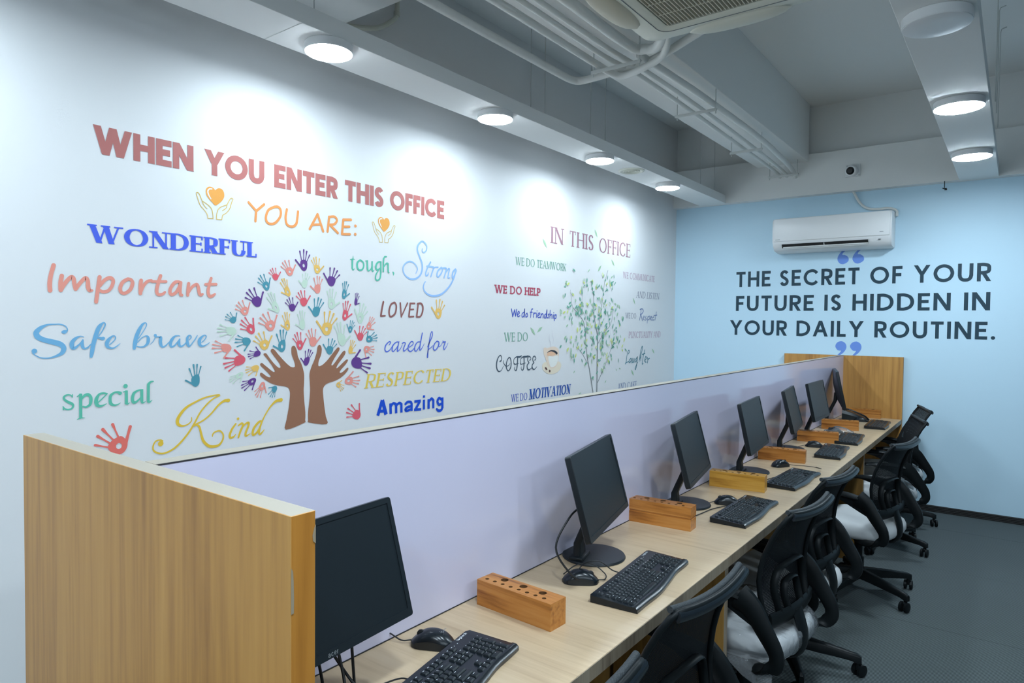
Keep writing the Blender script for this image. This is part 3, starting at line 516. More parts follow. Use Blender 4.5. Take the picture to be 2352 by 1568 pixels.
HANDS = """P 2031,1782 2027,1886 1980,1833 1
Y 2106,1774 2100,1856 2146,1814 1
S 1953,1754 1920,1824 1979,1808 1
C 1873,1727 1852,1783 1896,1768 0
T 1829,1678 1789,1745 1841,1736 1
P 1783,1600 1732,1677 1803,1668 0
Y 1949,1656 1904,1734 1901,1671 1
M 1887,1576 1831,1664 1831,1592 1
M 2033,1698 2038,1773 1998,1733 0
S 2113,1674 2107,1761 2067,1709 0
P 2191,1715 2214,1808 2147,1777 0
T 2269,1653 2293,1743 2312,1682 1
P 2348,1623 2370,1684 2378,1633 0
M 2189,1598 2204,1700 2245,1633 1
C 2031,1608 2010,1683 2065,1660 0
P 1965,1581 1944,1646 1993,1627 0
T 2100,1556 2115,1652 2056,1606 0
C 2274,1540 2303,1640 2328,1574 1
M 2381,1524 2409,1629 2348,1600 1
S 2430,1497 2483,1550 2480,1491 1
S 1719,1560 1679,1617 1735,1616 1
T 1662,1525 1624,1562 1670,1568 0
C 1756,1476 1694,1535 1752,1544 1
S 1853,1488 1802,1564 1876,1560 1
Y 1942,1490 1920,1574 1899,1514 1
M 2027,1494 2006,1583 1982,1517 0
Y 2164,1462 2187,1584 2105,1533 1
T 2315,1474 2334,1538 2296,1519 1
C 2382,1431 2406,1507 2348,1486 0
T 2431,1428 2501,1461 2441,1481 1
M 2260,1407 2253,1528 2316,1456 0
Y 2309,1367 2346,1428 2352,1368 0
S 2413,1394 2481,1366 2426,1340 1
M 1668,1491 1579,1484 1635,1444 0
T 1739,1443 1663,1435 1708,1396 0
S 1644,1414 1555,1411 1609,1367 0
Y 1818,1398 1780,1475 1849,1462 1
T 1912,1386 1895,1488 1858,1414 1
C 2008,1391 1989,1477 2040,1447 1
S 2082,1406 2074,1495 2129,1456 0
T 2182,1363 2202,1443 2145,1416 0
P 1790,1378 1726,1379 1766,1411 0
C 1713,1353 1608,1340 1660,1400 0
Y 1780,1322 1716,1294 1766,1278 0
M 1700,1296 1638,1257 1687,1254 1
P 1765,1264 1695,1225 1747,1214 1
S 1806,1246 1772,1177 1819,1194 1
T 1875,1220 1840,1173 1833,1216 0
P 2043,1312 2057,1392 2011,1349 0
P 2326,1310 2460,1304 2385,1380 0
S 2282,1217 2383,1217 2337,1266 1
Y 2228,1207 2276,1182 2264,1224 1
C 2384,1014 2304,1072 2381,1090 0
T 1486,1248 1470,1341 1436,1276 0
R 1183,1003 1110,1106 1211,1105 1
Y 2995,1555 3008,1673 2936,1624 1"""
N_TREE_HANDS = 52
N_SAFE = 9
TEXTS = [
 ('title', 'WHEN', 'bold', 1084, 1473, 2168, 2276, 0),
 ('title', 'YOU', 'bold', 1523, 1810, 2168, 2276, 0),
 ('title', 'ENTER', 'bold', 1862, 2233, 2168, 2276, 0),
 ('title', 'THIS', 'bold', 2280, 2548, 2167, 2276, 0),
 ('title', 'OFFICE', 'bold', 2596, 3041, 2167, 2276, 0),
 ('wonderful', 'WONDERFUL', 'serifbold', 1067, 1770, 1827, 1896, 0),
 ('respected', 'RESPECTED', 'serif', 2421, 3102, 1170, 1248, 0.25),
 ('inthis', 'IN', 'serif', 4225, 4393, 2142, 2266, 0),
 ('inthis', 'THIS', 'serif', 4486, 4856, 2142, 2265, 0),
 ('inthis', 'OFFICE', 'serif', 4952, 5516, 2138, 2260, 0),
 ('teamwork', 'WE DO TEAMWORK', 'serif', 3779, 4436, 1943, 2000, 0),
 ('help', 'WE DO HELP', 'slab', 3547, 4089, 1736, 1793, 0),
 ('wedo_green', 'WE DO', 'serif', 3658, 3935, 1405, 1468, 0),
 ('wedo_blue', 'WE DO', 'serif', 3745, 3936, 978, 1031, 0),
 ('motivation', 'MOTIVATION', 'serifbold', 3959, 4518, 977, 1053, 0.12),
 ('communicate', 'WE COMMUNICATE', 'serif', 5385, 6037, 1944, 2003, 0),
 ('listen', 'AND LISTEN', 'serif', 5649, 6144, 1779, 1840, 0.2),
 ('wedo_right', 'WE DO', 'serif', 5444, 5656, 1585, 1636, 0),
 ('punctuality', 'PUNCTUALITY AND', 'serif', 5514, 6190, 1406, 1465, 0.1),
 ('cake', 'AND CAKE', 'serif', 5319, 5685, 943, 1004, 0),
 ('quote1', 'THE SECRET OF YOUR', 'sans', 629, 2652, 1905, 2052, 0),
 ('quote2', 'FUTURE IS HIDDEN IN', 'sans', 631, 2652, 1673, 1818, 0),
 ('quote3', 'YOUR DAILY ROUTINE.', 'sans', 578, 2690, 1440, 1582, 0),
]
# ------------------------------------------------------------------ the room
D = 6.537            # blue end wall
XR, YB, ZC = 6.2, -3.2, 3.52
struct(B().box((XR / 2, (D + YB) / 2, -0.05), (XR + 0.4, D - YB + 0.4, 0.1)).build('floor', FLOOR, smooth=0))
struct(B().box((XR / 2, (D + YB) / 2, ZC + 0.05), (XR + 0.4, D - YB + 0.4, 0.1)).build('ceiling', CEIL, smooth=0))
struct(B().box((-0.05, (D + YB) / 2, ZC / 2), (0.1, D - YB + 0.2, ZC)).build('wall_left', WHITE, smooth=0))
struct(B().box((XR / 2, D + 0.05, 1.357), (XR, 0.1, 2.714)).box((XR / 2, D + 0.05, 3.117), (XR, 0.1, 0.806), mi=1).build('wall_back', [BLUE, CEIL], smooth=0))
struct(B().box((XR + 0.05, (D + YB) / 2, ZC / 2), (0.1, D - YB + 0.2, ZC)).build('wall_right', DARKW, smooth=0))
struct(B().box((XR / 2, YB - 0.05, ZC / 2), (XR, 0.1, ZC)).build('wall_front', GREYW, smooth=0))
bb = B()
for k in range(4):
    bb.box((XR / 2, D - 0.006, 0.007 + 0.0125 * k), (XR, 0.012, 0.0095), bev=0.002)
bb.box((XR / 2, D - 0.002, 0.026), (XR, 0.004, 0.052))
struct(bb.build('baseboard_back', SKIRT, smooth=0))
# beam over the blue wall, long concrete beam, cross beam, two hung gypsum strips
struct(B().box((XR / 2, 6.4935, 2.897), (XR, 0.087, 0.366), bev=0.002).build('trim_1', CEIL, smooth=0))
struct(B().box((1.065, (6.45 + YB) / 2, (3.014 + ZC) / 2), (0.45, 6.45 - YB, ZC - 3.014), bev=0.004).build('trim_2', CEIL, smooth=0))
struct(B().box((0.42, 2.0, (3.014 + ZC) / 2), (0.838, 0.36, ZC - 3.014), bev=0.004).build('trim_3', CEIL, smooth=0))
struct(B().box((0.41, (6.45 + YB) / 2, 2.7525), (0.262, 6.448 - YB, 0.077), bev=0.002).box((0.41, 1.632, 2.7142), (0.258, 0.003, 0.003), mi=1).build('trim_4', [CEIL, WIRE], smooth=0))
struct(B().box((2.557, (6.45 + YB) / 2, 2.7525), (0.256, 6.448 - YB, 0.077), bev=0.002).build('trim_5', CEIL, smooth=0))
# small far ceiling details at the right: cross beam of the next bay
struct(B().box((4.7, (6.45 + YB) / 2, 2.7525), (0.256, 6.448 - YB, 0.077), bev=0.002).build('trim_7', CEIL, smooth=0))  # added unseen strip that carries the extra lamps
struct(B().box((4.6, 5.6, 3.3), (3.2, 0.3, 0.44), bev=0.004).build('trim_6', CEIL, smooth=0))

# ------------------------------------------------------------------ lettering: strokes and a small stroke alphabet
class Ink:
    """flat shapes lying on a plane; every stroke gets a hair more height so that none coincide"""
    def __init__(self, origin, ex, ey, lift=0.0012):
        self.b = B()
        self.o, self.ex, self.ey = Vector(origin), Vector(ex), Vector(ey)
        self.n = self.ex.cross(self.ey).normalized()
        self.k = 0
        self.lift = lift
    def P(self, x, y):
        return self.o + self.ex * x + self.ey * y + self.n * (self.lift + self.k * 0.00002)
    def poly(self, pts, mi=0):
        self.k += 1
        ar = sum(p[0] * q[1] - q[0] * p[1] for p, q in zip(pts, pts[1:] + pts[:1]))
        if ar < 0:
            pts = pts[::-1]
        self.b.face([self.P(*p) for p in pts], mi)
    def stroke(self, pts, smooth=True, butt=False, mi=0, n=5):
        if smooth:
            pts = catmull(pts, n) if len(pts) > 2 else pts
        elif len(pts) > 2:
            for a, c in zip(pts, pts[1:]):
                self.stroke([a, c], False, butt, mi)
            return
        self.k += 1
        L, R = [], []
        N = len(pts)
        for i, (x, y, wd) in enumerate(pts):
            a, c = pts[max(i - 1, 0)], pts[min(i + 1, N - 1)]
            dx, dy = c[0] - a[0], c[1] - a[1]
            d = math.hypot(dx, dy) or 1e-9
            h = max(wd, 1e-6) / 2
            L.append((x - dy / d * h, y + dx / d * h))
            R.append((x + dy / d * h, y - dx / d * h))
        bm = self.b.bm
        VL = [bm.verts.new(self.P(*p)) for p in L]
        VR = [bm.verts.new(self.P(*p)) for p in R]
        for i in range(N - 1):
            f = bm.faces.new((VR[i], VR[i + 1], VL[i + 1], VL[i]))
            f.material_index = mi
        if not butt:
            for (x, y, wd) in (pts[0], pts[-1]):
                if wd > 1e-5:
                    self.disc(x, y, wd / 2, wd / 2, mi, 10)
    def disc(self, x, y, rx, ry, mi=0, k=16):
        self.poly([(x + rx * math.cos(2 * PI * i / k), y + ry * math.sin(2 * PI * i / k)) for i in range(k)], mi)
    def decal(self, data, mi=0, s=0.001):
        """strokes in millimetres on the wall: ~smooth  -round ends  =butt ends  o closed smooth shape"""
        for st in data.split(';'):
            P = [tuple(float(q) * s for q in t.split(',')) for t in st[1:].split()]
            if st[0] == 'o':
                self.poly(catmull(P, 3, True), mi)
            else:
                self.stroke(P, st[0] == '~', st[0] == '=', mi)
    def build(self, name, mats, parent=None):
        return self.b.build(name, mats, parent, smooth=0, fix=False)

OC = '.5,1 .15,.86 0,.5 .15,.14 .5,0 .85,.14 1,.5 .85,.86 .5,1'
GLY = {
 'A': (.86, 'vt0,0 .5,1;vn.5,1 1,0;h.2,.32 .8,.32', '0,0 1,0'),
 'B': (.66, 'vn0,0 0,1;c0,1 .55,1 .9,.88 .9,.66 .55,.53 0,.53;c0,.53 .6,.53 1,.4 1,.13 .6,0 0,0', ''),
 'C': (.88, 'c1,.8 .82,.95 .55,1 .17,.86 0,.5 .17,.14 .55,0 .82,.05 1,.2', ''),
 'D': (.82, 'vn0,0 0,1;c0,1 .42,1 .84,.84 1,.5 .84,.16 .42,0 0,0', '0,0 0,1'),
 'E': (.56, 'vn0,0 0,1;h0,1 1,1;h0,.52 .9,.52;h0,0 1,0', '0,0 0,1'),
 'F': (.52, 'vn0,0 0,1;h0,1 1,1;h0,.5 .9,.5', '0,0 0,1'),
 'G': (.9, 'c1,.8 .82,.95 .55,1 .17,.86 0,.5 .17,.14 .55,0 .82,.03 1,.1;vn1,.05 1,.46;h.6,.44 1,.44', ''),
 'H': (.74, 'vn0,0 0,1;vn1,0 1,1;h0,.52 1,.52', '0,0 0,1 1,0 1,1'),
 'I': (0, 'vn.5,0 .5,1', '.5,0 .5,1'),
 'J': (.4, 'c1,1 1,.3 .8,.05 .4,0 0,.15', ''),
 'K': (.68, 'vn0,0 0,1;vt1,1 .04,.42;vn.3,.62 1,0', '0,0 0,1 1,1 1,0'),
 'L': (.5, 'vn0,0 0,1;h0,0 1,0', '0,0 0,1'),
 'M': (.95, 'vt0,0 0,1;vn0,1 .5,0;vt.5,0 1,1;vn1,1 1,0', '0,0 0,1 1,0 1,1'),
 'N': (.78, 'vt0,0 0,1;vn0,1 1,0;vt1,0 1,1', '0,0 0,1 1,1'),
 'O': (1.0, 'c' + OC, ''),
 'P': (.6, 'vn0,0 0,1;c0,1 .5,1 .92,.92 1,.73 .92,.54 .5,.46 0,.46', '0,0 0,1'),
 'Q': (1.0, 'c' + OC + ';vn.6,.25 1,-.05', ''),
 'R': (.64, 'vn0,0 0,1;c0,1 .5,1 .92,.92 1,.73 .92,.54 .5,.46 0,.46;vn.42,.48 1,0', '0,0 0,1 1,0'),
 'S': (.56, 'c.94,.86 .75,.97 .45,1 .12,.9 .05,.71 .28,.57 .72,.44 .96,.27 .86,.08 .5,0 .2,.04 .02,.17', ''),
 'T': (.62, 'h0,1 1,1;vn.5,0 .5,1', '.5,0'),
 'U': (.72, 'vn0,.32 0,1;vt1,.32 1,1;c0,.36 .06,.16 .25,.03 .5,0 .75,.03 .94,.16 1,.36', '0,1 1,1'),
 'V': (.84, 'vn0,1 .5,0;vt1,1 .5,0', '0,1 1,1'),
 'W': (1.25, 'vn0,1 .27,0;vt.27,0 .5,1;vn.5,1 .73,0;vt.73,0 1,1', '0,1 .5,1 1,1'),
 'X': (.8, 'vn0,1 1,0;vt0,0 1,1', ''),
 'Y': (.8, 'vn0,1 .5,.46;vt1,1 .5,.46;vn.5,0 .5,.5', '0,1 1,1 .5,0'),
 'Z': (.7, 'h0,1 1,1;vt0,0 1,1;h0,0 1,0', ''),
 '.': (.12, 'd', ''),
 'a': (.46, 'c.05,.5 .4,.62 .8,.58 .95,.45;c.95,.32 .3,.32 .05,.18 .2,.02 .6,0 .95,.15;vn1,0 1,.48', ''),
 'c': (.46, 'c1,.5 .6,.62 .15,.5 0,.3 .15,.1 .6,0 1,.12', ''),
 'e': (.48, 'c0,.3 1,.33 .88,.54 .5,.62 .12,.5 0,.3 .12,.1 .5,0 .95,.1', ''),
 'g': (.48, 'c1,.52 .6,.62 .15,.5 0,.3 .15,.1 .6,0 1,.12;c1,.6 1,0 .85,-.2 .45,-.25 .05,-.18', ''),
 'h': (.46, 'vn0,0 0,1;c0,.4 .35,.6 .8,.58 1,.4 1,0', ''),
 'i': (0, 'vn.5,0 .5,.6;vn.5,.8 .5,.95', ''),
 'l': (0, 'vn.5,0 .5,1', ''),
 'o': (.5, 'c.5,.62 .14,.52 0,.31 .14,.1 .5,0 .86,.1 1,.31 .86,.52 .5,.62', ''),
 'r': (.3, 'vn0,0 0,.6;c0,.35 .4,.58 1,.6', ''),
 't': (.3, 'vn.35,0 .35,.85;h0,.58 1,.58', ''),
}
STYLE = {  # thick, thin, serif length (share of cap height), letter gap
 'bold': (.235, .235, 0, .05), 'sans': (.18, .18, 0, .17), 'serif': (.15, .06, .26, .16),
 'serifbold': (.23, .075, .36, .10), 'slab': (.19, .15, .36, .13), 'logo': (.14, .14, 0, .12)}

def put_text(ink, txt, style, x0, x1, z0, z1, slant=0.0, mi=0, squeeze=True):
    thick, thin, ser, gap = STYLE[style]
    Hc = z1 - z0
    adv, X = [], 0.0
    for ch in txt:
        if ch == ' ':
            adv.append((X, 0))
            X += .42
            continue
        wd = max(GLY[ch][0], thick)
        if ser:
            wd = wd * 1.02
        adv.append((X, wd))
        X += wd + gap
    X -= gap
    sx = (x1 - x0) / X
    def T(u, v):
        return (x0 + u * sx + slant * v * Hc, z0 + v * Hc)
    for ch, (X0, wd) in zip(txt, adv):
        if ch == ' ':
            continue
        sp = GLY[ch][1]
        tops, wide = set(), thick
        def U(u):
            return X0 + wide / 2 + u * (wd - wide) if wd > wide else X0 + wd / 2
        for st in sp.split(';'):
            k = st[0]
            if k == 'd':
                x, y = T(X0 + wd / 2, .1)
                ink.disc(x, y, .1 * Hc, .1 * Hc, mi)
                continue
            if k == 'v':
                tw = thick if st[1] == 'n' else thin
                (u0, v0), (u1, v1) = [tuple(map(float, t.split(','))) for t in st[2:].split()]
                a, c = U(u0), U(u1)
                if abs(v1 - v0) < 1e-6:
                    continue
                sl = abs(a - c) / abs(v1 - v0)
                h = tw / 2 * math.sqrt(1 + sl * sl)
                ink.poly([T(a - h, v0), T(a + h, v0), T(c + h, v1), T(c - h, v1)], mi)
            elif k == 'h':
                tw = thin
                (u0, v0), (u1, v1) = [tuple(map(float, t.split(','))) for t in st[1:].split()]
                v = tw / 2 + v0 * (1 - tw)
                a, c = X0 + u0 * wd, X0 + u1 * wd
                if 0 < u0:
                    a, c = U(u0), U(u1)
                ink.poly([T(a, v - tw / 2), T(c, v - tw / 2), T(c, v + tw / 2), T(a, v + tw / 2)], mi)
                if ser and ch in 'EFLT':
                    for e in ([c] if ch != 'T' else [a, c]):
                        e2 = e - thin / 2 if e == c else e + thin / 2
                        dv = .2 if v0 < .4 else (-.2 if v0 > .8 else 0)
                        lo, hi = (v, v + dv) if dv else (v - .1, v + .1)
                        lo, hi = min(lo, hi), max(lo, hi)
                        ink.poly([T(e2 - thin / 2, lo), T(e2 + thin / 2, lo), T(e2 + thin / 2, hi), T(e2 - thin / 2, hi)], mi)
            else:
                P = [tuple(map(float, t.split(','))) for t in st[1:].split()]
                tv = thin
                Q = [(U(u), tv / 2 + v * (1 - tv)) for u, v in P]
                cl = P[0] == P[-1]
                C = catmull(Q[:-1], 6, True) if cl else catmull(Q, 6)
                if cl:
                    C.append(C[0])
                out = []
                for i, (u, v) in enumerate(C):
                    a = C[i - 1] if i > 0 else (C[-2] if cl else C[0])
                    c = C[i + 1] if i < len(C) - 1 else (C[1] if cl else C[-1])
                    du, dv = c[0] - a[0], c[1] - a[1]
                    d = math.hypot(du, dv) or 1e-9
                    if ch in 'Ss' and ser:
                        kk = abs(du * .8 - dv * .6) / d if (du < 0) == (dv > 0) or True else 0
                        tw = thin + (thick - thin) * (abs(dv / d) if not (.2 < v < .8) else 1.0)
                    else:
                        tw = thin + (thick - thin) * abs(dv / d) ** 1.4
                    x, y = T(u, v)
                    out.append((x, y, tw, du / d, dv / d))
                # strip with the letter's own horizontal scale
                ink.k += 1
                bm = ink.b.bm
                VL, VR = [], []
                for (x, y, tw, du, dv) in out:
                    hx, hy = -dv * tw / 2 * sx, du * tw / 2 * Hc
                    hx += slant * hy
                    VL.append(bm.verts.new(ink.P(x + hx, y + hy)))
                    VR.append(bm.verts.new(ink.P(x - hx, y - hy)))
                for i in range(len(out) - 1):
                    f = bm.faces.new((VR[i], VR[i + 1], VL[i + 1], VL[i]))
                    f.material_index = mi
        if ser:
            for t in GLY[ch][2].split():
                u, v = map(float, t.split(','))
                c = U(u)
                lo, hi = (0, thin) if v < .5 else (1 - thin, 1)
                hw = max(ser / 2, thick * .5 + .07)
                ink.poly([T(c - hw, lo), T(c + hw, lo), T(c + hw, hi), T(c - hw, hi)], mi)

def ink_mat(name, r, g, b):
    """printed colour as seen on the evenly lit wall (wall there reads 206,218,228)"""
    c = lin(r, g, b)
    wl = lin(206, 218, 228)
    return mat(name, tuple(min(0.9, 0.82 * a / q) for a, q in zip(c[:3], wl[:3])) + (1,), 0.5, 0.3)
INK = {k: ink_mat('print_' + k, *v) for k, v in dict(
    title=(164, 108, 108), orange=(228, 150, 92), heart=(230, 160, 84), heartline=(204, 184, 104), blue=(70, 98, 222), coral=(226, 148, 138),
    sky=(106, 170, 216), green=(88, 184, 166), yellow=(212, 186, 66), pale_blue=(140, 184, 240), brown=(134, 92, 92), royal=(76, 106, 214),
    deep_blue=(20, 76, 205), gold=(214, 196, 92), plum=(150, 118, 136), teal_green=(112, 166, 152), wine=(164, 70, 96), navy=(60, 84, 190),
    leaf=(150, 192, 166), leaf2=(98, 162, 146), lime=(190, 214, 124), stem=(120, 132, 138), slate=(62, 82, 100), mauve=(176, 160, 184),
    steel=(112, 134, 178), dusty=(142, 152, 172), teal=(78, 132, 152), arm=(142, 106, 86), P=(94, 62, 140), Y=(240, 184, 104), S=(232, 146, 140),
    T=(74, 146, 170), C=(206, 94, 112), M=(182, 212, 202), R=(214, 112, 106), white=(228, 232, 240), saucer=(222, 214, 200), cup=(228, 206, 194),
    cupface=(226, 228, 230), coffee=(48, 56, 66), latte=(232, 184, 158), bean=(86, 62, 62), steam=(192, 200, 214), motiv=(32, 80, 170),
    quote=(0, 0, 0)).items()}
INK['quote'] = mat('print_dark_teal', lin(40, 66, 80), 0.5, 0.3)
INK['marks'] = mat('print_periwinkle', lin(112, 150, 226), 0.5, 0.3)

wall_ink = lambda: Ink((0, 0, 0), (0, 1, 0), (0, 0, 1))       # x along the wall (room y), y up
back_ink = lambda: Ink((0, D, 0), (1, 0, 0), (0, 0, 1))
def lettering(key, name, label, data=None, lines=(), plane=None, cuts=(), words=()):
    """one printed phrase; when it has several words each word is a part"""
    mk = plane or wall_ink
    pieces = []
    if data:
        st = data.split(';')
        ends = list(cuts) + [len(st)]
        a = 0
        for e in ends:
            k = mk()
            k.decal(';'.join(st[a:e]))
            pieces.append(k)
            a = e
    for (txt, sty, x0, x1, z0, z1, sl) in lines:
        for wtxt, a, c in layout(txt, sty, x0 * .001, x1 * .001):
            k = mk()
            put_text(k, wtxt, sty, a, c, z0 * .001, z1 * .001, sl)
            pieces.append(k)
            words = tuple(words) + (wtxt,)
    if len(pieces) == 1:
        return tag(pieces[0].build(name, INK[key]), label, 'wall lettering')
    t = thing(name, label, 'wall lettering')
    for i, k in enumerate(pieces):
        o = k.build('word' if name == 'wall_lettering' else 'mark', INK[key], t)
        if i < len(words):
            o['label'] = 'the word ' + words[i] if words[i][0].isalpha() else 'punctuation mark'
    return t
def layout(txt, style, x0, x1):
    thick, thin, ser, gap = STYLE[style]
    adv, X, out = [], 0.0, []
    start, cur = 0.0, ''
    for ch in txt:
        if ch == ' ':
            out.append((cur, start, X - gap))
            X += .42
            cur, start = '', X
            continue
        if ch == '.':
            out.append((cur, start, X - gap))
            start, cur = X, ''
        X += max(GLY[ch][0], thick) * (1.02 if ser else 1) + gap
        cur += ch
    out.append((cur, start, X - gap))
    sx = (x1 - x0) / (X - gap)
    return [(w_, x0 + a * sx, x0 + c * sx) for w_, a, c in out]
def TL(key):
    return [t[1:] for t in TEXTS if t[0] == key]
WL = 'wall_lettering'
lettering('title', WL, 'large maroon capitals reading WHEN YOU ENTER THIS OFFICE on white wall', lines=TL('title'))
lettering('orange', WL, 'rounded orange letters reading YOU ARE: below the maroon headline', DECALS['youare'], cuts=(4,), words=('YOU', 'ARE'))
lettering('blue', WL, 'blue serif capitals reading WONDERFUL on the white wall', lines=TL('wonderful'))
lettering('coral', WL, 'salmon rounded handwriting reading Important on the white wall', DECALS['important'])
lettering('sky', WL, 'sky blue script reading Safe brave on the white wall', DECALS['safe'], cuts=(N_SAFE,), words=('Safe', 'brave'))
lettering('green', WL, 'green calligraphic word special on the white wall', DECALS['special'])
lettering('yellow', WL, 'yellow flourished script reading Kind beside the brown hands', DECALS['kind'])
lettering('green', WL, 'green calligraphic word tough with a comma on the white wall', DECALS['tough'], cuts=(len(DECALS['tough'].split(';')) - 1,), words=('tough', ','))
lettering('pale_blue', WL, 'pale blue curling script reading Strong on the white wall', DECALS['strong'])
lettering('brown', WL, 'brown slanted capitals reading LOVED on the white wall', DECALS['loved'])
lettering('royal', WL, 'thin blue script reading cared for on the white wall', DECALS['cared'])
lettering('gold', WL, 'yellow italic serif capitals reading RESPECTED on the white wall', lines=TL('respected'))
lettering('deep_blue', WL, 'bold blue word Amazing just above the lavender partition', DECALS['amazing'])
lettering('plum', WL, 'plum serif capitals reading IN THIS OFFICE on the white wall', lines=TL('inthis'))
lettering('teal_green', WL, 'green serif capitals reading WE DO TEAMWORK on the white wall', lines=TL('teamwork'))
lettering('wine', WL, 'wine red slab capitals reading WE DO HELP on the white wall', lines=TL('help'))
lettering('navy', WL, 'blue handwriting reading We do friendship on the white wall', DECALS['friendship'], cuts=(2, 4), words=('We', 'do', 'friendship'))
lettering('teal_green', WL, 'green serif words WE DO above the word coffee', lines=TL('wedo_green'))
lettering('slate', WL, 'dark slate swash letters reading COFFEE beside the printed cup', DECALS['coffee'])
lettering('navy', WL, 'small blue serif words WE DO just left of MOTIVATION', lines=TL('wedo_blue'))
lettering('motiv', WL, 'bold blue serif word MOTIVATION just above the partition', lines=TL('motivation'))
lettering('mauve', WL, 'faint mauve serif capitals reading WE COMMUNICATE near the wall corner', lines=TL('communicate'))
lettering('dusty', WL, 'slanted grey blue capitals reading AND LISTEN near the wall corner', lines=TL('listen'))
lettering('dusty', WL, 'small grey blue words WE DO left of the word Respect', lines=TL('wedo_right'))
lettering('steel', WL, 'blue handwritten word Respect near the wall corner', DECALS['respect'])
lettering('mauve', WL, 'narrow grey capitals reading PUNCTUALITY AND near the wall corner', lines=TL('punctuality'))
lettering('teal', WL, 'teal handwritten word Laughter near the wall corner', DECALS['laughter'])
lettering('steel', WL, 'blue capitals AND CAKE half hidden behind the partition top', lines=TL('cake'))
lettering('quote', WL, 'dark teal capitals on blue wall beginning THE SECRET OF YOUR FUTURE',
          lines=TL('quote1') + TL('quote2') + TL('quote3'), plane=back_ink)
lettering('marks', 'quotation_mark', 'periwinkle opening quotation marks under the wall air conditioner', DECALS['quotes_open'], cuts=(1,), plane=back_ink)
lettering('marks', 'quotation_mark', 'periwinkle closing quotation marks above the far wooden panel', DECALS['quotes_close'], cuts=(1,), plane=back_ink)

# heart-in-hands emblems
def heart(dy, dz, label):
    t = thing('heart_emblem', label, 'wall graphic', (0, dy, dz))
    for part, key, col in (('heart', 'heart_heart', 'heart'), ('heart_shine', 'heart_shine', 'white'), ('hands_outline', 'heart_hands', 'heartline')):
        k = wall_ink()
        k.lift = 0.0012 if part != 'heart_shine' else 0.0018
        k.decal(DECALS[key])
        k.build(part, INK[col], t)
    return t
heart(0, 0, 'orange heart over two outlined hands, left of the words YOU ARE')
heart(0.982, -0.003, 'orange heart over two outlined hands, right of the words YOU ARE')

# hand prints: base of palm, tip of middle finger, tip of thumb on the wall
def handprint(line, parent=None):
    a = line.split()
    (bx, by), (mx_, my_), (tx, ty) = [tuple(float(q) * 0.001 for q in t.split(',')) for t in a[1:4]]
    # canonical: base (0,0), middle tip (.06,1), thumb tip (-.52,.52)
    det = .06 * .52 + .52 * 1.0
    px, py, qx, qy = mx_ - bx, my_ - by, tx - bx, ty - by
    m00, m01 = (px * .52 - qx * 1.0) / det, (px * .52 + qx * .06) / det
    m10, m11 = (py * .52 - qy * 1.0) / det, (py * .52 + qy * .06) / det
    sc = math.sqrt(abs(m00 * m11 - m01 * m10))
    F = lambda x, y: (bx + m00 * x + m01 * y, by + m10 * x + m11 * y)
    k = wall_ink()
    k.lift = 0.0016
    palm = [(-.02, 0), (-.16, .06), (-.25, .2), (-.24, .36), (-.2, .47), (-.1, .52), (.02, .535), (.13, .52), (.21, .46), (.23, .36), (.2, .2), (.13, .06)]
    ring = [F(x, y) for x, y in catmull(palm, 3, True)]
    if a[4] == '1':      # unprinted hollow of the palm
        hole = [F(-.02 + .075 * math.cos(2 * PI * i / 36), .26 + .09 * math.sin(2 * PI * i / 36)) for i in range(36)]
        cx, cy = F(-.02, .26)
        bm = k.b.bm
        # start both loops at the same angle so that the band does not twist
        st = min(range(36), key=lambda i: abs(math.atan2(palm_y, palm_x)) if False else 0)
        import_angle = lambda p: math.atan2(p[1] - cy, p[0] - cx)
        i0 = min(range(36), key=lambda i: abs(import_angle(hole[i]) - import_angle(ring[0])))
        s = 1
        d1 = import_angle(ring[1]) - import_angle(ring[0])
        d2 = import_angle(hole[(i0 + 1) % 36]) - import_angle(hole[i0])
        d1 = (d1 + PI) % (2 * PI) - PI
        d2 = (d2 + PI) % (2 * PI) - PI
        s = 1 if d1 * d2 > 0 else -1
        hl = [hole[(i0 + s * i) % 36] for i in range(36)]
        A = [bm.verts.new(k.P(*p)) for p in ring]
        C = [bm.verts.new(k.P(*p)) for p in hl]
        for i in range(36):
            j = (i + 1) % 36
            f = bm.faces.new((A[i], A[j], C[j], C[i]))
            f.normal_update()
            if f.normal.x < 0:
                f.normal_flip()
    else:
        k.poly(ring)
    for (x0, y0, x1, y1, w0, w1) in ((-.13, .46, -.2, .93, .055, .085), (0, .48, .06, 1.0, .055, .09), (.1, .47, .25, .93, .055, .085), (.17, .4, .42, .76, .05, .075), (-.2, .2, -.52, .52, .1, .09)):
        P = []
        for tt in (0, .3, .6, .85, 1):
            x, y = F(x0 + (x1 - x0) * tt, y0 + (y1 - y0) * tt)
            ww = w0 * (1 - tt * .45) if tt < .5 else w0 * .72 + (w1 - w0 * .72) * (tt - .5) * 2
            P.append((x, y, ww * sc))
        k.stroke(P, True, n=3)
    return k.build('handprint', INK[a[0]], parent)
CN = dict(P='purple', Y='yellow', S='salmon pink', T='teal', C='crimson', M='pale mint', R='coral red')
HL = HANDS.split('\n')
tree = thing('hand_tree', 'tree of colourful handprints over two brown arms, printed on the wall', 'wall graphic', (0, 0, 0))
k = wall_ink()
k.decal(DECALS['arms'])
k.build('brown_arms', INK['arm'], tree)['label'] = 'two brown forearms and open hands forming the trunk'
for h in HL[:N_TREE_HANDS]:
    handprint(h, tree)['label'] = CN[h[0]] + ' handprint'
for h, lb in zip(HL[N_TREE_HANDS:], ('crimson handprint left of the word Amazing', 'teal handprint between special and the handprint tree',
                                     'large coral red handprint below special, touching the wooden end panel', 'yellow orange handprint right of the word LOVED')):
    tag(handprint(h), lb, 'wall graphic')

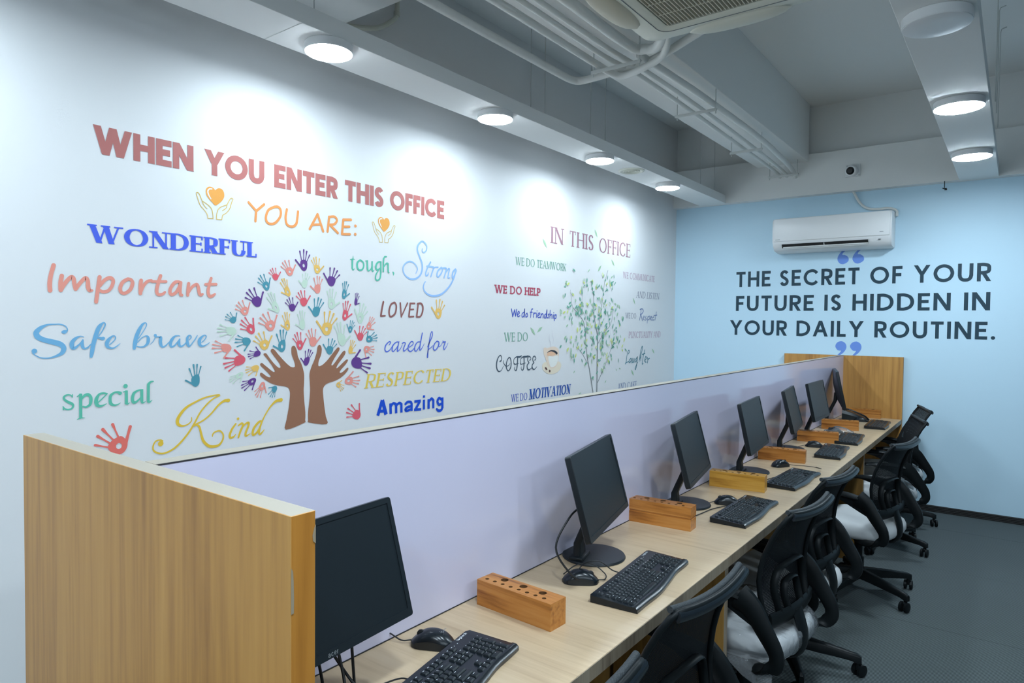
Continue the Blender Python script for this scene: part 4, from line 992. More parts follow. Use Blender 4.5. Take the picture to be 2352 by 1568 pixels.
# printed coffee cup
t = thing('coffee_cup_graphic', 'printed steaming coffee cup on a saucer right of the word COFFEE', 'wall graphic')
for i, (nm, key, col) in enumerate((('saucer', 'saucer', 'saucer'), ('cup', 'cup', 'cup'), ('cup_front', 'cupface', 'cupface'), ('milk_foam', 'coffeelight', 'latte'),
                                    ('coffee', 'coffeedark', 'coffee'), ('coffee_bean', 'beans', 'bean'), ('steam', 'steam', 'steam'))):
    parts = DECALS['cup_' + key].split(';') if nm == 'coffee_bean' else [DECALS['cup_' + key]]
    for pdat in parts:
        k = wall_ink()
        k.lift = 0.0012 + 0.0003 * i
        k.decal(pdat)
        k.build(nm, INK[col], t)
# printed young tree
t = thing('young_tree_graphic', 'printed slender green young tree between the two columns of mottoes', 'wall graphic')
k = wall_ink()
k.decal(DECALS['stems'])
k.build('stem', INK['stem'], t)
rs = random.Random(3)
k = wall_ink()
k.lift = 0.0016
stems = [[tuple(float(q) * .001 for q in s_.split(',')) for s_ in st[1:].split()] for st in DECALS['stems'].split(';')]
def leaf(k, y, z, ang, ln, wd, mi):
    c, s = math.cos(ang), math.sin(ang)
    k.poly([(y + c * u * ln - s * v * wd, z + s * u * ln + c * v * wd) for u, v in ((-.5, 0), (-.2, .42), (.15, .45), (.5, 0), (.15, -.45), (-.2, -.42))], mi)
for i in range(330):
    st = catmull(rs.choice(stems), 8)
    p = rs.choice(st[len(st) // 3:])
    sy = rs.gauss(0, .17)
    sz = rs.gauss(0, .07)
    y, z = p[0] + sy, p[1] + sz
    if z < 1.02 or z > 2.02 or y < 4.36 or y > 5.46:
        continue
    leaf(k, y, z, rs.uniform(0.3, 2.8), rs.uniform(.028, .052), rs.uniform(.010, .022), rs.choice((0, 0, 1, 1, 1, 2)))
o = k.build('foliage', [INK['leaf'], INK['leaf2'], INK['lime']], t)
o['kind'] = 'stuff'
LEAFL = ['drifting green leaf left of the word IN', 'drifting green leaf between THIS and OFFICE', 'drifting green leaf right above the young tree top, leaning right',
         'drifting green leaf above the young tree top, leaning left', 'drifting green leaf below AND LISTEN', 'left leaf of the pair above WE DO and the cup',
         'right leaf of the pair above WE DO and the cup', 'drifting green leaf right of the word Laughter', 'drifting green leaf below the word Laughter',
         'small green leaf low on the left of the young tree', 'tiny green leaf low right of the young tree', 'small green leaf beside the young tree foot',
         'green leaf tip peeping over the partition left of the young tree']
for st, lb in zip(DECALS['leaves'].split(';'), LEAFL):
    k = wall_ink()
    k.decal(st)
    tag(k.build('leaf_graphic', INK['leaf']), lb, 'wall graphic', 'drifting leaves printed on the wall')
# ------------------------------------------------------------------ lamps
def lamp(x, y, r, on, label, group):
    t = thing('ceiling_lamp', label, 'lamp', (x, y, 2.714), 0, group)
    B().lathe([(r * .97, 0), (r, -.003), (r, -.03), (r * .985, -.036), (r * .90, -.036), (r * .89, -.033), (r * .89, -.03)][::-1], k=40).build('lamp_housing', PWHITE, t)
    B().lathe([(r * .97, -.034), (r * .97, -.0385), (r * .93, -.0405), (r * .5, -.0415)][::-1], k=40).build('diffuser', (LAMP_WIDE if r > .105 else LAMP_ON) if on else LAMP_OFF, t)
    return t
for y, lb in ((1.826, 'lit round ceiling lamp nearest the camera on the left ceiling strip'), (2.967, 'second lit round lamp from the camera on the left ceiling strip'),
              (4.15, 'third lit round lamp from the camera, left ceiling strip, beside the round vent'), (5.29, 'farthest lit round lamp on the left ceiling strip')):
    lamp(.455, y, .1, True, lb, 'lit lamps along the left ceiling strip')
lamp(.455, .40, .1, True, 'lit round lamp on the left ceiling strip, just out of the photo', 'lit lamps along the left ceiling strip')
lamp(2.557, 3.006, .118, False, 'unlit round white lamp on the right ceiling strip', 'lamps along the right ceiling strip')
lamp(2.557, 4.202, .115, True, 'lit round lamp on the right ceiling strip, next to the unlit one', 'lamps along the right ceiling strip')
lamp(2.557, 5.464, .115, True, 'lit round lamp on the right ceiling strip, near the blue wall', 'lamps along the right ceiling strip')

# EXTRA lamps added to brighten the room, unseen behind and right of the camera
for i, (x, y) in enumerate(((.455, -.47), (.455, -1.62), (2.557, 1.80), (2.557, .6), (2.557, -.6), (2.557, -1.8), (4.7, 1.8), (4.7, .6), (4.7, -.6), (4.7, -1.8))):
    lamp(x, y, .115 if x > 1 else .1, True, 'added ceiling lamp brightening the room, out of view', 'added fill lamps behind and right of the camera')

v = thing('round_vent', 'round white ventilation grille on the left ceiling strip', 'vent', (.43, 4.68, 2.714))
B().lathe([(.1, 0), (.1, -.004), (.085, -.009), (.075, -.004)][::-1], k=36).build('vent_ring', CREAM, v)
b_ = B()
for rr in (.02, .04, .06):
    b_.tube([(rr * math.cos(a * PI / 16), rr * math.sin(a * PI / 16), -.005) for a in range(32)], .0045, 6, closed=True)
b_.build('vent_rings', CREAM, v)
B().lathe([(.074, -.001), (.074, -.002)][::-1], k=30).build('vent_back', LOGO, v)

# ------------------------------------------------------------------ ceiling pipes and hangers
def pipe(pts, r, label, n=5):
    P = catmull(pts, n)
    return tag(B().tube(P, r, 12).build('ceiling_pipe', PIPE, smooth=60), label, 'pipe', 'pipes under the concrete beam')
rj = random.Random(5)
def wob(x, y0, y1, z, a=.006, st=.45):
    out, y = [], y0
    while y < y1 - .2:
        out.append((x + rj.uniform(-a, a), y, z + rj.uniform(-a, a) * .6))
        y += st
    out.append((x, y1, z))
    return out
pipe(wob(.765, -3, 3.18, 2.92, .002) + [(.772, 3.26, 2.92), (.80, 3.305, 2.92), (.90, 3.308, 2.92), (1.05, 3.305, 2.925), (1.26, 3.285, 2.93), (1.48, 3.2, 2.95), (1.64, 3.12, 2.97), (1.72, 2.95, 2.97)],
     .021, 'thick white pipe on the left that turns right towards the ceiling air conditioner')
pipe(wob(.995, -3, 3.13, 2.925, .003) + [(1.03, 3.24, 2.90), (1.08, 3.29, 2.885), (1.2, 3.26, 2.885), (1.36, 3.19, 2.9), (1.47, 3.0, 2.93), (1.54, 2.8, 2.93)], .019, 'white pipe second from the left, bending at the first hanger')
pipe(wob(1.08, -3, 3.10, 2.925, .003) + [(1.10, 3.45, 2.93), (1.1, 4.1, 2.925), (1.075, 5.25, 2.925), (1.05, 6.25, 2.925), (1.045, 6.47, 2.9)], .0135, 'thin white pipe third from the left under the beam')
pipe(wob(1.14, -3, 3.10, 2.93, .003) + [(1.158, 3.45, 2.93), (1.169, 4.12, 2.925), (1.15, 5.25, 2.925), (1.11, 6.3, 2.925), (1.105, 6.47, 2.9)], .0135, 'thin white pipe fourth from the left under the beam')
pipe(wob(1.235, -3, 3.05, 2.935, .003) + [(1.29, 3.14, 2.93), (1.36, 3.12, 2.92), (1.45, 3.0, 2.93), (1.5, 2.85, 2.94), (1.56, 2.74, 2.94)], .025, 'thick white insulated pipe bending towards the ceiling air conditioner')
pipe([(1.225, 3.2, 2.935)] + [(1.24, 3.6, 2.935), (1.259, 4.03, 2.93), (1.262, 5.13, 2.93), (1.215, 6.0, 2.93), (1.19, 6.3, 2.925), (1.18, 6.47, 2.89)], .02, 'thick white pipe on the right running on to the blue wall beam')
HN = ('first', 'second', 'third', 'last')
for i, (x0, x1, y) in enumerate(((.975, 1.245, 3.16), (1.03, 1.285, 4.14), (1.0, 1.23, 5.262), (.99, 1.23, 6.312))):
    t = thing('pipe_hanger', HN[i] + ' steel pipe hanger from the camera, crossing under the white pipes', 'hanger', ((x0 + x1) / 2, y, 2.89), 0, 'pipe hangers')
    hw = (x1 - x0) / 2
    B().box((0, 0, 0), (2 * hw + .02, .022, .004), bev=.001).box((0, -.01, -.008), (2 * hw + .02, .004, .018), bev=.001).build('crossbar', WIRE, t)
    for s in (-1, 1):
        B().tube([(s * hw, 0, -.03), (s * hw, 0, .125)], .004, 8).lathe([(.009, -.012), (.009, -.004)], (s * hw, 0, 0), 6).build('threaded_rod', WIRE, t)
RODL = ['first thin rod above the nearest lamp', 'second thin rod above the nearest lamp', 'nearer thin rod of the pair left of the pipe elbow',
        'farther thin rod of the pair left of the pipe elbow', 'nearer thin rod of the pair right of the pipe elbow', 'farther thin rod of the pair right of the pipe elbow',
        'nearer thin rod of the pair above the far end of the left ceiling strip', 'farthest thin rod above the left ceiling strip']
for (x, y), lb in zip(((.52, 1.615), (.52, 1.703), (.52, 3.217), (.525, 3.356), (.525, 3.896), (.525, 4.095), (.525, 5.838), (.525, 6.177)), RODL):
    tag(B().tube([(x, y, 2.788), (x, y, 3.52)], .003, 6).build('suspension_rod', WIRE), lb, 'rod', 'rods carrying the ceiling strips')
for y, dz, lb in ((4.6, 0, 'nearest'), (4.85, 0, 'middle'), (5.2, 0, 'farthest')):
    tag(B().tube([(2.70, y, 2.79), (2.70, y, 3.38), (2.705, y + .01, 3.40), (2.73, y + .02, 3.41)], .003, 6).build('suspension_rod', WIRE),
        lb + ' of three bent rods right of the right ceiling strip', 'rod', 'rods carrying the ceiling strips')
tag(B().tube(catmull([(.03, 2.62, 3.36), (.03, 2.61, 3.24), (.035, 2.57, 3.19), (.035, 2.45, 3.11), (.035, 2.2, 3.04), (.035, 2.0, 3.0)]), .014, 10)
    .lathe([(.018, -.012), (.018, .012)], (.03, 2.612, 3.245), 12).build('wall_conduit', CREAM), 'bent cream conduit high on the white wall behind the nearest lamp', 'conduit')

# ------------------------------------------------------------------ cassette air conditioner in the ceiling
t = thing('cassette_air_conditioner', 'cream ceiling cassette air conditioner with slatted grille at the top of the photo', 'air conditioner', (1.92, 2.305, 2.75))
def rrect(w_, h_, r, k=6):
    out = []
    for cx, cy, a0 in ((w_ / 2 - r, h_ / 2 - r, 0), (-w_ / 2 + r, h_ / 2 - r, 90), (-w_ / 2 + r, -h_ / 2 + r, 180), (w_ / 2 - r, -h_ / 2 + r, 270)):
        for i in range(k + 1):
            a = math.radians(a0 + 90 * i / k)
            out.append((cx + r * math.cos(a), cy + r * math.sin(a)))
    return out
def lvl(w_, h_, r, z):
    return [(x, y, z) for x, y in rrect(w_, h_, r)]
B().ring_loft([lvl(.72, .72, .03, .62), lvl(.72, .72, .03, .035)]).build('casing', PIPE, t)
# panel with a square opening
bq = B()
bq.ring_loft([lvl(.50, .50, .02, .02), lvl(.50, .50, .02, -.012), lvl(.52, .52, .03, -.016), lvl(.66, .66, .05, -.012), lvl(.80, .80, .06, .008), lvl(.805, .805, .02, .018), lvl(.80, .80, .02, .034), lvl(.50, .50, .02, .034)], False, wrap=False)
bq.build('panel', CREAM, t)
bq = B()
bq.tube([(x, y, -.0145) for x, y in rrect(.585, .585, .05)], .002, 5, closed=True)
bq.build('panel_seam', LOGO, t)
g = B()
for i in range(34):
    x = -.24 + .48 * i / 33
    g.box((x, 0, -.004), (.0055, .49, .016), bev=.001, rot=Matrix.Rotation(.35, 3, 'Y'), seg=1)
for i in range(1, 5):
    g.box((0, -.245 + .49 * i / 5, -.002), (.49, .007, .016))
g.build('grille', CREAMD, t)
B().box((0, 0, .03), (.495, .495, .004)).build('filter', DARKV, t)
for ax, sg in ((0, 1), (0, -1), (1, 1), (1, -1)):
    f = B()
    rows = []
    for i in range(13):
        u = -1 + 2 * i / 12
        hw = .05 * (max(0, 1 - abs(u) ** 2.6)) ** .5 + .004
        ring = []
        for j in range(14):
            a = 2 * PI * j / 14
            off = .362 + hw * math.cos(a)
            z = -.004 + .018 * (max(0, 1 - abs(u) ** 3)) * math.sin(a) - .006
            ring.append((u * .20, sg * off, z) if ax == 0 else (sg * off, u * .20, z))
        rows.append(ring)
    f.ring_loft(rows)
    f.build('louver', CREAMD if ax == 1 else CREAM, t, smooth=60)
k = Ink((-.335, .12, -.0135), (0, 1, 0), (1, 0, 0), 0.0005)
k.stroke([(0, 0, .004), (.02, .004, .004), (.03, -.004, .004), (.05, .002, .004)], True)
k.build('maker_mark', LOGO, t)

# ------------------------------------------------------------------ wall air conditioner
t = thing('wall_air_conditioner', 'white split air conditioner on the blue wall above the quotation', 'air conditioner', (1.50, D - .002, 2.20))
prof = [(0, .005), (-.03, 0), (-.15, .012), (-.19, .05), (-.205, .09), (-.21, .2), (-.207, .285), (-.195, .302), (-.12, .312), (0, .314)]
def acslice(x, sc):
    return [(x, y * (1 - (1 - sc) * .12), .157 + (z - .157) * sc) for y, z in prof]
B().ring_loft([acslice(-.478, .90), acslice(-.474, .97), acslice(-.462, 1), acslice(.462, 1), acslice(.474, .97), acslice(.478, .90)]).build('ac_body', PWHITE, t, smooth=40)
B().box((0, -.2075, .197), (.93, .011, .2), bev=.004).build('front_panel', PWHITE, t)
XR_ = Matrix.Rotation(.61, 3, 'X')
B().box((-.045, -.1965, .0530), (.70, .008, .036), rot=XR_).build('air_outlet', DARKV, t)
B().box((-.04, -.1945, .0405), (.69, .006, .011), bev=.0015, rot=XR_).box((-.04, -.186, .0290), (.69, .005, .004), bev=.001, rot=XR_).box((-.04, -.199, .052), (.006, .008, .032), rot=XR_).build('louver', PWHITE, t)
B().box((.39, -.2, .066), (.017, .012, .010), bev=.002).build('sensor_window', LOGO, t)
B().box((.405, -.2135, .128), (.028, .0012, .004)).box((-.43, -.2135, .112), (.04, .0012, .003)).build('maker_mark', LOGO, t)
B().box((-.42, -.06, .316), (.05, .08, .008), bev=.002).build('top_intake_tab', PWHITE, t)
tag(B().tube(catmull([(1.640, 6.50, 2.735), (1.66, 6.50, 2.70), (1.705, 6.515, 2.612), (1.765, 6.52, 2.560), (1.85, 6.52, 2.547), (1.93, 6.515, 2.545), (1.985, 6.51, 2.52), (1.992, 6.50, 2.47)]), .011, 10)
    .build('air_conditioner_hose', PIPE), 'pale hose curving from the beam to the wall air conditioner', 'hose')

# ------------------------------------------------------------------ camera on the beam, small hook
t = thing('security_camera', 'white dome security camera on the white beam above the air conditioner', 'camera', (1.655, 6.449, 2.885))
B().box((0, -.006, 0), (.118, .012, .108), bev=.005).build('mount_plate', PWHITE, t)
B().lathe([(.052, 0), (.05, .02), (.044, .045), (.036, .05)], (-.005, -.01, -.002), 28, axis=(-.12, -1, -.14)).build('camera_body', PWHITE, t)
B().lathe([(.0335, 0), (.031, .004), (.02, .012)], (-.011, -.0585, -.009), 24, axis=(-.12, -1, -.14)).build('lens', LENS, t)
B().lathe([(.003, 0), (.003, .003)], (-.045, -.013, .043), 8, axis=(0, -1, 0)).lathe([(.003, 0), (.003, .003)], (.05, -.013, -.044), 8, axis=(0, -1, 0)).build('screw', LOGO, t)
tag(B().tube([(2.318, 6.445, 2.66), (2.33, 6.44, 2.654), (2.345, 6.44, 2.656)], .004, 6).box((2.34, 6.444, 2.648), (.018, .006, .014), bev=.002)
    .tube([(2.33, 6.446, 2.66), (2.33, 6.446, 2.716)], .003, 6).build('wall_hook', BLACK), 'small black hook under the white beam right of the air conditioner', 'hook')

# ------------------------------------------------------------------ the long workstation
XP0, XP1, XF = 1.564, 1.608, 2.0655
Y0, Y1, Y2, Y3 = .526, .565, 6.492, 6.533
ZT, ZD = 1.2777, .75
desk = thing('workstation_desk', 'long oak office bench with lavender partition and wooden end panels', 'desk', (1.6, 3.5, 0))
def dchild(b_, nm, mats, smooth=0):
    o = b_.build(nm, mats, None, smooth=smooth)
    for vtx in o.data.vertices:
        vtx.co -= Vector((1.6, 3.5, 0))
    o.parent = desk
    return o
dchild(B().box(((1.6085 + XF) / 2, (Y1 + Y2) / 2, ZD - .018), (XF - 1.6085, Y2 - Y1 - .001, .036), bev=.0012), 'worktop', TOP)
dchild(B().box(((1.11 + 1.5635) / 2, (Y1 + Y2) / 2, ZD - .018), (1.5635 - 1.11, Y2 - Y1 - .001, .036), bev=.0012), 'worktop', TOP)  # unseen left side of the bench, added to bounce light upward
dchild(B().box((XF + .0008, (Y1 + Y2) / 2, ZD - .0182), (.0016, Y2 - Y1 - .001, .034)), 'edge_band', BAND)['label'] = 'brown oak edge band on the worktop front'
dchild(B().box(((XP0 + XP1) / 2, (Y1 + Y2) / 2, ZT / 2), (XP1 - XP0 - .004, Y2 - Y1 - .001, ZT)), 'partition_core', BEIGE)
pl = dchild(B().box((XP1 - .0012, (Y1 + Y2) / 2, (ZD + ZT) / 2), (.0024, Y2 - Y1 - .001, ZT - ZD - .002)), 'partition_panel', LAVENDER)
pl['label'] = 'glossy lavender partition facing the chairs'
dchild(B().box((XP0 + .0012, (Y1 + Y2) / 2, (ZD + ZT) / 2), (.0024, Y2 - Y1 - .001, ZT - ZD - .002)), 'partition_panel', LAVENDER)
dchild(B().box((XP1 + .0002, (Y1 + Y2) / 2, ZT - .0016), (.0012, Y2 - Y1 - .001, .0026)).box((XP1 + .0006, (Y1 + Y2) / 2, ZD + .0012), (.002, Y2 - Y1 - .001, .0028)), 'dark_joint', GAP)
def panel(y0, y1, x0, x1, nm, lb):
    b_ = B().box(((x0 + x1) / 2, (y0 + y1) / 2, ZT / 2), (x1 - x0, y1 - y0, ZT), bev=.0008, seg=1)
    for f in b_.bm.faces:
        f.normal_update()
        f.material_index = 1 if f.normal.z > .9 else (2 if f.normal.x > .9 else 0)
    o = dchild(b_, nm, [PANEL, BEIGE, EDGE])
    o['label'] = lb
    return o
pn = panel(Y0, Y1, 1.077, 2.068, 'end_panel', 'near oak end panel with beige top edge')
c_ = B().prism([(0, 0), (.004, .001), (.0042, .02), (.0035, .045), (.0025, .058), (0, .062)], .0006, (2.0682, Y0 + .0002, 1.146), (0, 1, 0), (0, 0, 1))
c_.prism([(0, 0), (-.004, .004), (-.005, .012), (-.002, .022), (0, .026)], .0006, (2.0682, Y1 - .0002, 1.232), (0, 1, 0), (0, 0, 1))
dchild(c_, 'chipped_edge', CHIP)['label'] = 'pale chipped spots on the panel end'
panel(Y2, Y3, 1.105, 2.068, 'end_panel', 'far oak end panel against the blue wall')
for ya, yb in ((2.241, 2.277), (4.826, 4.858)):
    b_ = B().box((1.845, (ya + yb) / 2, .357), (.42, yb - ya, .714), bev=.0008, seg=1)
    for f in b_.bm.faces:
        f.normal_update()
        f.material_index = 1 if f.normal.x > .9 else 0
    dchild(b_, 'leg_panel', [SHADEW, BAND])
dchild(B().box((1.6125, (Y1 + Y2) / 2, .357), (.009, Y2 - Y1 - .002, .714)), 'modesty_panel', SHADEW)

# ------------------------------------------------------------------ monitors
def word_mark(txt, origin, ex, ey, h, parent, name, m, slant=0.0, style='logo', wd=None):
    k = Ink(origin, ex, ey, .0004)
    W_ = wd or h * (len(txt) * .62)
    put_text(k, txt, style, -W_ / 2, W_ / 2, 0, h, slant)
    return k.build(name, m, parent)
def monitor(loc, psi, tilt, label, W_=.4585, H_=.26, zc=.27, base=(-.048, .082), brand=None, cables=None, bulge=True):
    """local +x is the way the screen faces; base stands on z=0"""
    t = thing('computer_monitor', label, 'monitor', (loc[0], loc[1], ZD), psi, 'monitors along the workstation')
    T = math.radians(tilt)
    R = Matrix.Rotation(-T, 3, 'Y')
    O = Vector((0, 0, zc))
    tr = lambda p: O + R @ Vector(p)
    def tb(b_):
        bmesh.ops.transform(b_.bm, matrix=Matrix.Translation(O) @ R.to_4x4(), verts=b_.bm.verts[:])
        return b_
    # shell: rounded back
    sh = B()
    rings = []
    for x, wx, hx in ((-.045, .30, .30), (-.043, .40, .40), (-.034, .62, .66), (-.024, .93, .94), (-.020, .985, .985), (-.017, 1, 1), (-.001, 1, 1)):
        zo = -.03 * (1 - hx)
        rings.append([(x, y * wx, z * hx + zo) for y, z in rrect(W_, H_, .006, 3)])
    sh.ring_loft(rings)
    tb(sh).build('shell', BLACK, t)
    bz, bt = .0125, .017
    f = B()
    outer = rrect(W_, H_, .006, 3)
    inner = rrect(W_ - 2 * bz, H_ - bz - bt, .001, 3)
    dz = (bt - bz) / 2
    f.ring_loft([[(-.001, y, z) for y, z in outer], [(.001, y * .997, z * .996) for y, z in outer], [(.001, y, z + dz) for y, z in inner], [(-.004, y * .999, z + dz) for y, z in inner]], False)
    bez = tb(f).build('bezel', BLACK, t)
    s_ = B().box((-.0035, 0, dz), (.002, W_ - 2 * bz + .001, H_ - bz - bt + .001))
    tb(s_).build('screen', SCREEN, t)
    if brand:
        word_mark(brand, tr((.0012, 0, -H_ / 2 + .004)), (0, 1, 0), R @ Vector((0, 0, 1)), .0105, bez, 'brand_mark', LOGO, .15)
    bx, by = base
    B().lathe([(.106, 0), (.107, .003), (.104, .008), (.06, .0115), (.001, .012)], (bx, by, 0), 48).build('stand_base', BLACK, t)
    ny = by - .05 if by > .05 else by
    P = [(bx - .045, ny + .0, .010), (bx - .042, ny, .05), (bx - .025, ny, .12)]
    top = tr((-.04, 0, -.03))
    ne = B()
    pts = [Vector((bx - .035, ny, .008)), Vector((bx - .036, ny, .06)), Vector((top.x - .004, ny * .3, zc - .10)), Vector((top.x, 0, top.z))]
    ne.ring_loft([[p + Vector((dx, dy, 0)) for dx, dy in rrect(.026, ww, .007, 3)] for p, ww in zip(pts, (.075, .055, .05, .06))])
    ne.box((bx - .035, ny, .014), (.05, .09, .012), bev=.005)
    ne.build('stand_neck', BLACK, t)
    for c in cables or ():
        B().tube(catmull([tuple(p) for p in c], 6), .0032, 8).build('monitor_cable', RUBBER, t)
    return t
MCAB = [[(-.045, -.06, .21), (-.06, -.15, .19), (-.085, -.20, .11), (-.04, -.20, .04), (.0, -.17, .006), (.02, -.15, .005)]]
monitor((1.768, .80), math.radians(4.4), 16.0, 'black monitor nearest the camera, partly hidden by the wooden end panel', brand='acer', base=(-.045, .0),
        cables=[[(-.045, .03, .17), (-.05, .10, .06), (-.015, .12, .006)], [(-.045, .06, .18), (-.03, .075, .1), (.0, .06, .03), (.02, -.03, .006), (.05, .0, .004)],
                [(-.045, .02, .16), (-.06, .06, .03), (-.02, .02, .012), (.03, .06, .004), (.06, .12, .004)], [(-.045, .115, .2), (-.04, .12, .1), (-.03, .12, .004)]])
monitor((1.769, 1.895), math.radians(13.7), 15.3, 'second black monitor from the camera, cable looping on its left', cables=MCAB)
monitor((1.751, 2.715), math.radians(10.8), 14.7, 'third black monitor from the camera, behind the two layer pen block')
monitor((1.752, 3.545), math.radians(5.7), 12.4, 'fourth black monitor from the camera, behind the yellow pen block')
monitor((1.733, 4.375), math.radians(7.8), 13.7, 'fifth black monitor from the camera, seen at a narrow angle')
monitor((1.742, 5.0), math.radians(.6), 11.8, 'sixth black monitor from the camera, beside the plastic wrapped mouse')
monitor((1.715, 5.84), math.radians(14.0), 12.0, 'farthest black monitor, seen almost edge on by the far panel', W_=.50, H_=.30, zc=.29, base=(-.06, 0))

# ------------------------------------------------------------------ pen blocks
from mathutils.geometry import delaunay_2d_cdt
def pen_block(loc, rot, h, m, label, groove=False):
    t = thing('pen_block', label, 'pen holder', (loc[0], loc[1], ZD), rot, 'wooden pen blocks along the workstation')
    L, Wd = .256, .066
    circ = [(-.108 + .0285 * i, -.013, .0058) for i in range(8)] + [(-.066, .013, .0112), (.002, .012, .0112), (.068, .012, .0112)]
    dep = .028
    def ringpts(c, k=14):
        return [Vector((c[0] + c[2] * math.cos(2 * PI * i / k), c[1] + c[2] * math.sin(2 * PI * i / k))) for i in range(k)]
    vs = [Vector((-L / 2, -Wd / 2)), Vector((L / 2, -Wd / 2)), Vector((L / 2, Wd / 2)), Vector((-L / 2, Wd / 2))]
    faces = [[0, 1, 2, 3]]
    for c in circ:
        s0 = len(vs)
        vs += ringpts(c)
        faces.append(list(range(s0, s0 + 14)))
    ov, oe, of, a1, a2, a3 = delaunay_2d_cdt(vs, [], faces, 0, 1e-6)
    b_ = B()
    T = [b_.bm.verts.new((p.x, p.y, h)) for p in ov]
    for f in of:
        cx = sum(ov[i].x for i in f) / len(f)
        cy = sum(ov[i].y for i in f) / len(f)
        if any((cx - c[0]) ** 2 + (cy - c[1]) ** 2 < (c[2] * .97) ** 2 for c in circ):
            continue
        b_.bm.faces.new([T[i] for i in f])
    q = [(-L / 2, -Wd / 2), (L / 2, -Wd / 2), (L / 2, Wd / 2), (-L / 2, Wd / 2)]
    zs = [(h, 0)]
    if groove:
        zs += [(h * .55, 0), (h * .54, .0035), (h * .48, .0035), (h * .47, 0)]
    zs += [(0, 0)]
    rings = [[(x * (1 - 2 * d / L), y * (1 - 2 * d / Wd), z) for x, y in q] for z, d in zs]
    b_.ring_loft(rings[::-1], False)
    b_.face([(x, y, 0) for x, y in q[::-1]])
    bmesh.ops.remove_doubles(b_.bm, verts=b_.bm.verts[:], dist=1e-6)
    blk = b_.build('block', m, t, smooth=0)
    for c in circ:
        hb = B()
        hb.ring_loft([[(p.x, p.y, h) for p in ringpts(c)], [(p.x, p.y, h - dep) for p in ringpts(c)]], False)
        hb.face([(p.x, p.y, h - dep) for p in ringpts(c)])
        hb.build('hole', HOLE, blk, smooth=60)
    return t
PB = [((1.773, 1.446), -3, .071, PINE, 'orange pine pen block nearest the camera, its drilled holes in view', False),
      ((1.728, 2.447), 4, .09, PINE, 'tall two layer pen block right of the second monitor', True),
      ((1.770, 3.226), 7, .075, PINE2, 'yellow pine pen block right of the third monitor', False),
      ((1.752, 4.05), 8, .071, PINE, 'orange pine pen block right of the fourth monitor', False),
      ((1.765, 4.865), 13, .071, PINE, 'reddish pen block with a groove right of the fifth monitor', True),
      ((1.768, 5.565), 12, .071, PINE, 'grooved pen block right of the sixth monitor', True),
      ((1.79, 6.44), 4, .071, PINE, 'farthest pen block against the far wooden panel', True)]
for loc, r, h, m, lb, gr in PB:
    pen_block(loc, math.radians(r), h, m, lb, gr)

# ------------------------------------------------------------------ keyboards
def kb_front(y):
    return .070 + .009 * math.exp(-((y + .06) / .10) ** 2) - .004 * math.exp(-((y - .12) / .05) ** 2)
KEYS = []
U = .0183
def add_row(x, y, widths):
    for wd in widths:
        if wd > 0:
            KEYS.append((x, y + wd * U / 2, wd, 1))
        y += abs(wd) * U
X0 = -.212
add_row(-.050, X0, [1, -1, 1, 1, 1, 1, -.5, 1, 1, 1, 1, -.5, 1, 1, 1, 1])
add_row(-.0265, X0, [1] * 13 + [2])
add_row(-.0265 + U, X0, [1.5] + [1] * 12 + [1.5])
add_row(-.0265 + 2 * U, X0, [1.75] + [1] * 11 + [2.25])
add_row(-.0265 + 3 * U, X0, [2.25] + [1] * 10 + [2.75])
add_row(-.0265 + 4 * U, X0, [1.25, 1.25, 1.25, 6.25, 1.25, 1.25, 1.25, 1.25])
XN = X0 + 15.4 * U
for i in range(3):
    add_row(-.050 + 0 * i, XN + i * U, [1]) if False else None
add_row(-.050, XN, [1, 1, 1])
add_row(-.0265, XN, [1, 1, 1])
add_row(-.0265 + U, XN, [1, 1, 1])
add_row(-.0265 + 3 * U, XN, [-1, 1, -1])
add_row(-.0265 + 4 * U, XN, [1, 1, 1])
XK = XN + 3.4 * U
for r in range(4):
    add_row(-.0265 + r * U, XK, [1, 1, 1] + ([1] if r in (0,) else []))
add_row(-.0265 + 4 * U, XK, [2, 1])
KEYS.append((-.0265 + 1.5 * U, XK + 3.5 * U, 1, 2))
KEYS.append((-.0265 + 3.5 * U, XK + 3.5 * U, 1, 2))
def key_z(x):
    return .0225 - (x + .07) * .055
KM = {}
def key_shape(b_, x, y, z, wd, dp):
    hy, hx = wd * U / 2 - .0012, dp * U / 2 - .0012
    lv = []
    for sc, zz, sh in ((0, 0, 0), (.0006, .0035, 0), (.0022, .0062, -.0006), (.0028, .0065, -.0006)):
        lv.append([(x + p[0] + sh, y + p[1], z + zz) for p in ((-hx + sc * .6, -hy + sc), (hx - sc * 1.2, -hy + sc), (hx - sc * 1.2, hy - sc), (-hx + sc * .6, hy - sc))])
    b_.ring_loft(lv)
def kb_body():
    b_ = B()
    rows = []
    ys = [-.225 + .45 * i / 36 for i in range(37)]
    for i, y in enumerate(ys):
        e = 1.0
        if i in (0, 36):
            e = .93
        f = kb_front(y)
        rows.append([(-.0765 * e, y, .001), (-.077 * e, y, .018), (-.072 * e, y, .0225 * e), (-.03, y, .0205 * e), (f - .022, y, .0155 * e), (f - .017, y, .0175 * e),
                     (f - .007, y, .0165 * e), (f * (1 if e == 1 else .98), y, .010), (f - .001, y, .001)])
    b_.ring_loft(rows)
    return b_.mesh('keyboard_body', GLOSS, 40)
KB_BODY = kb_body()
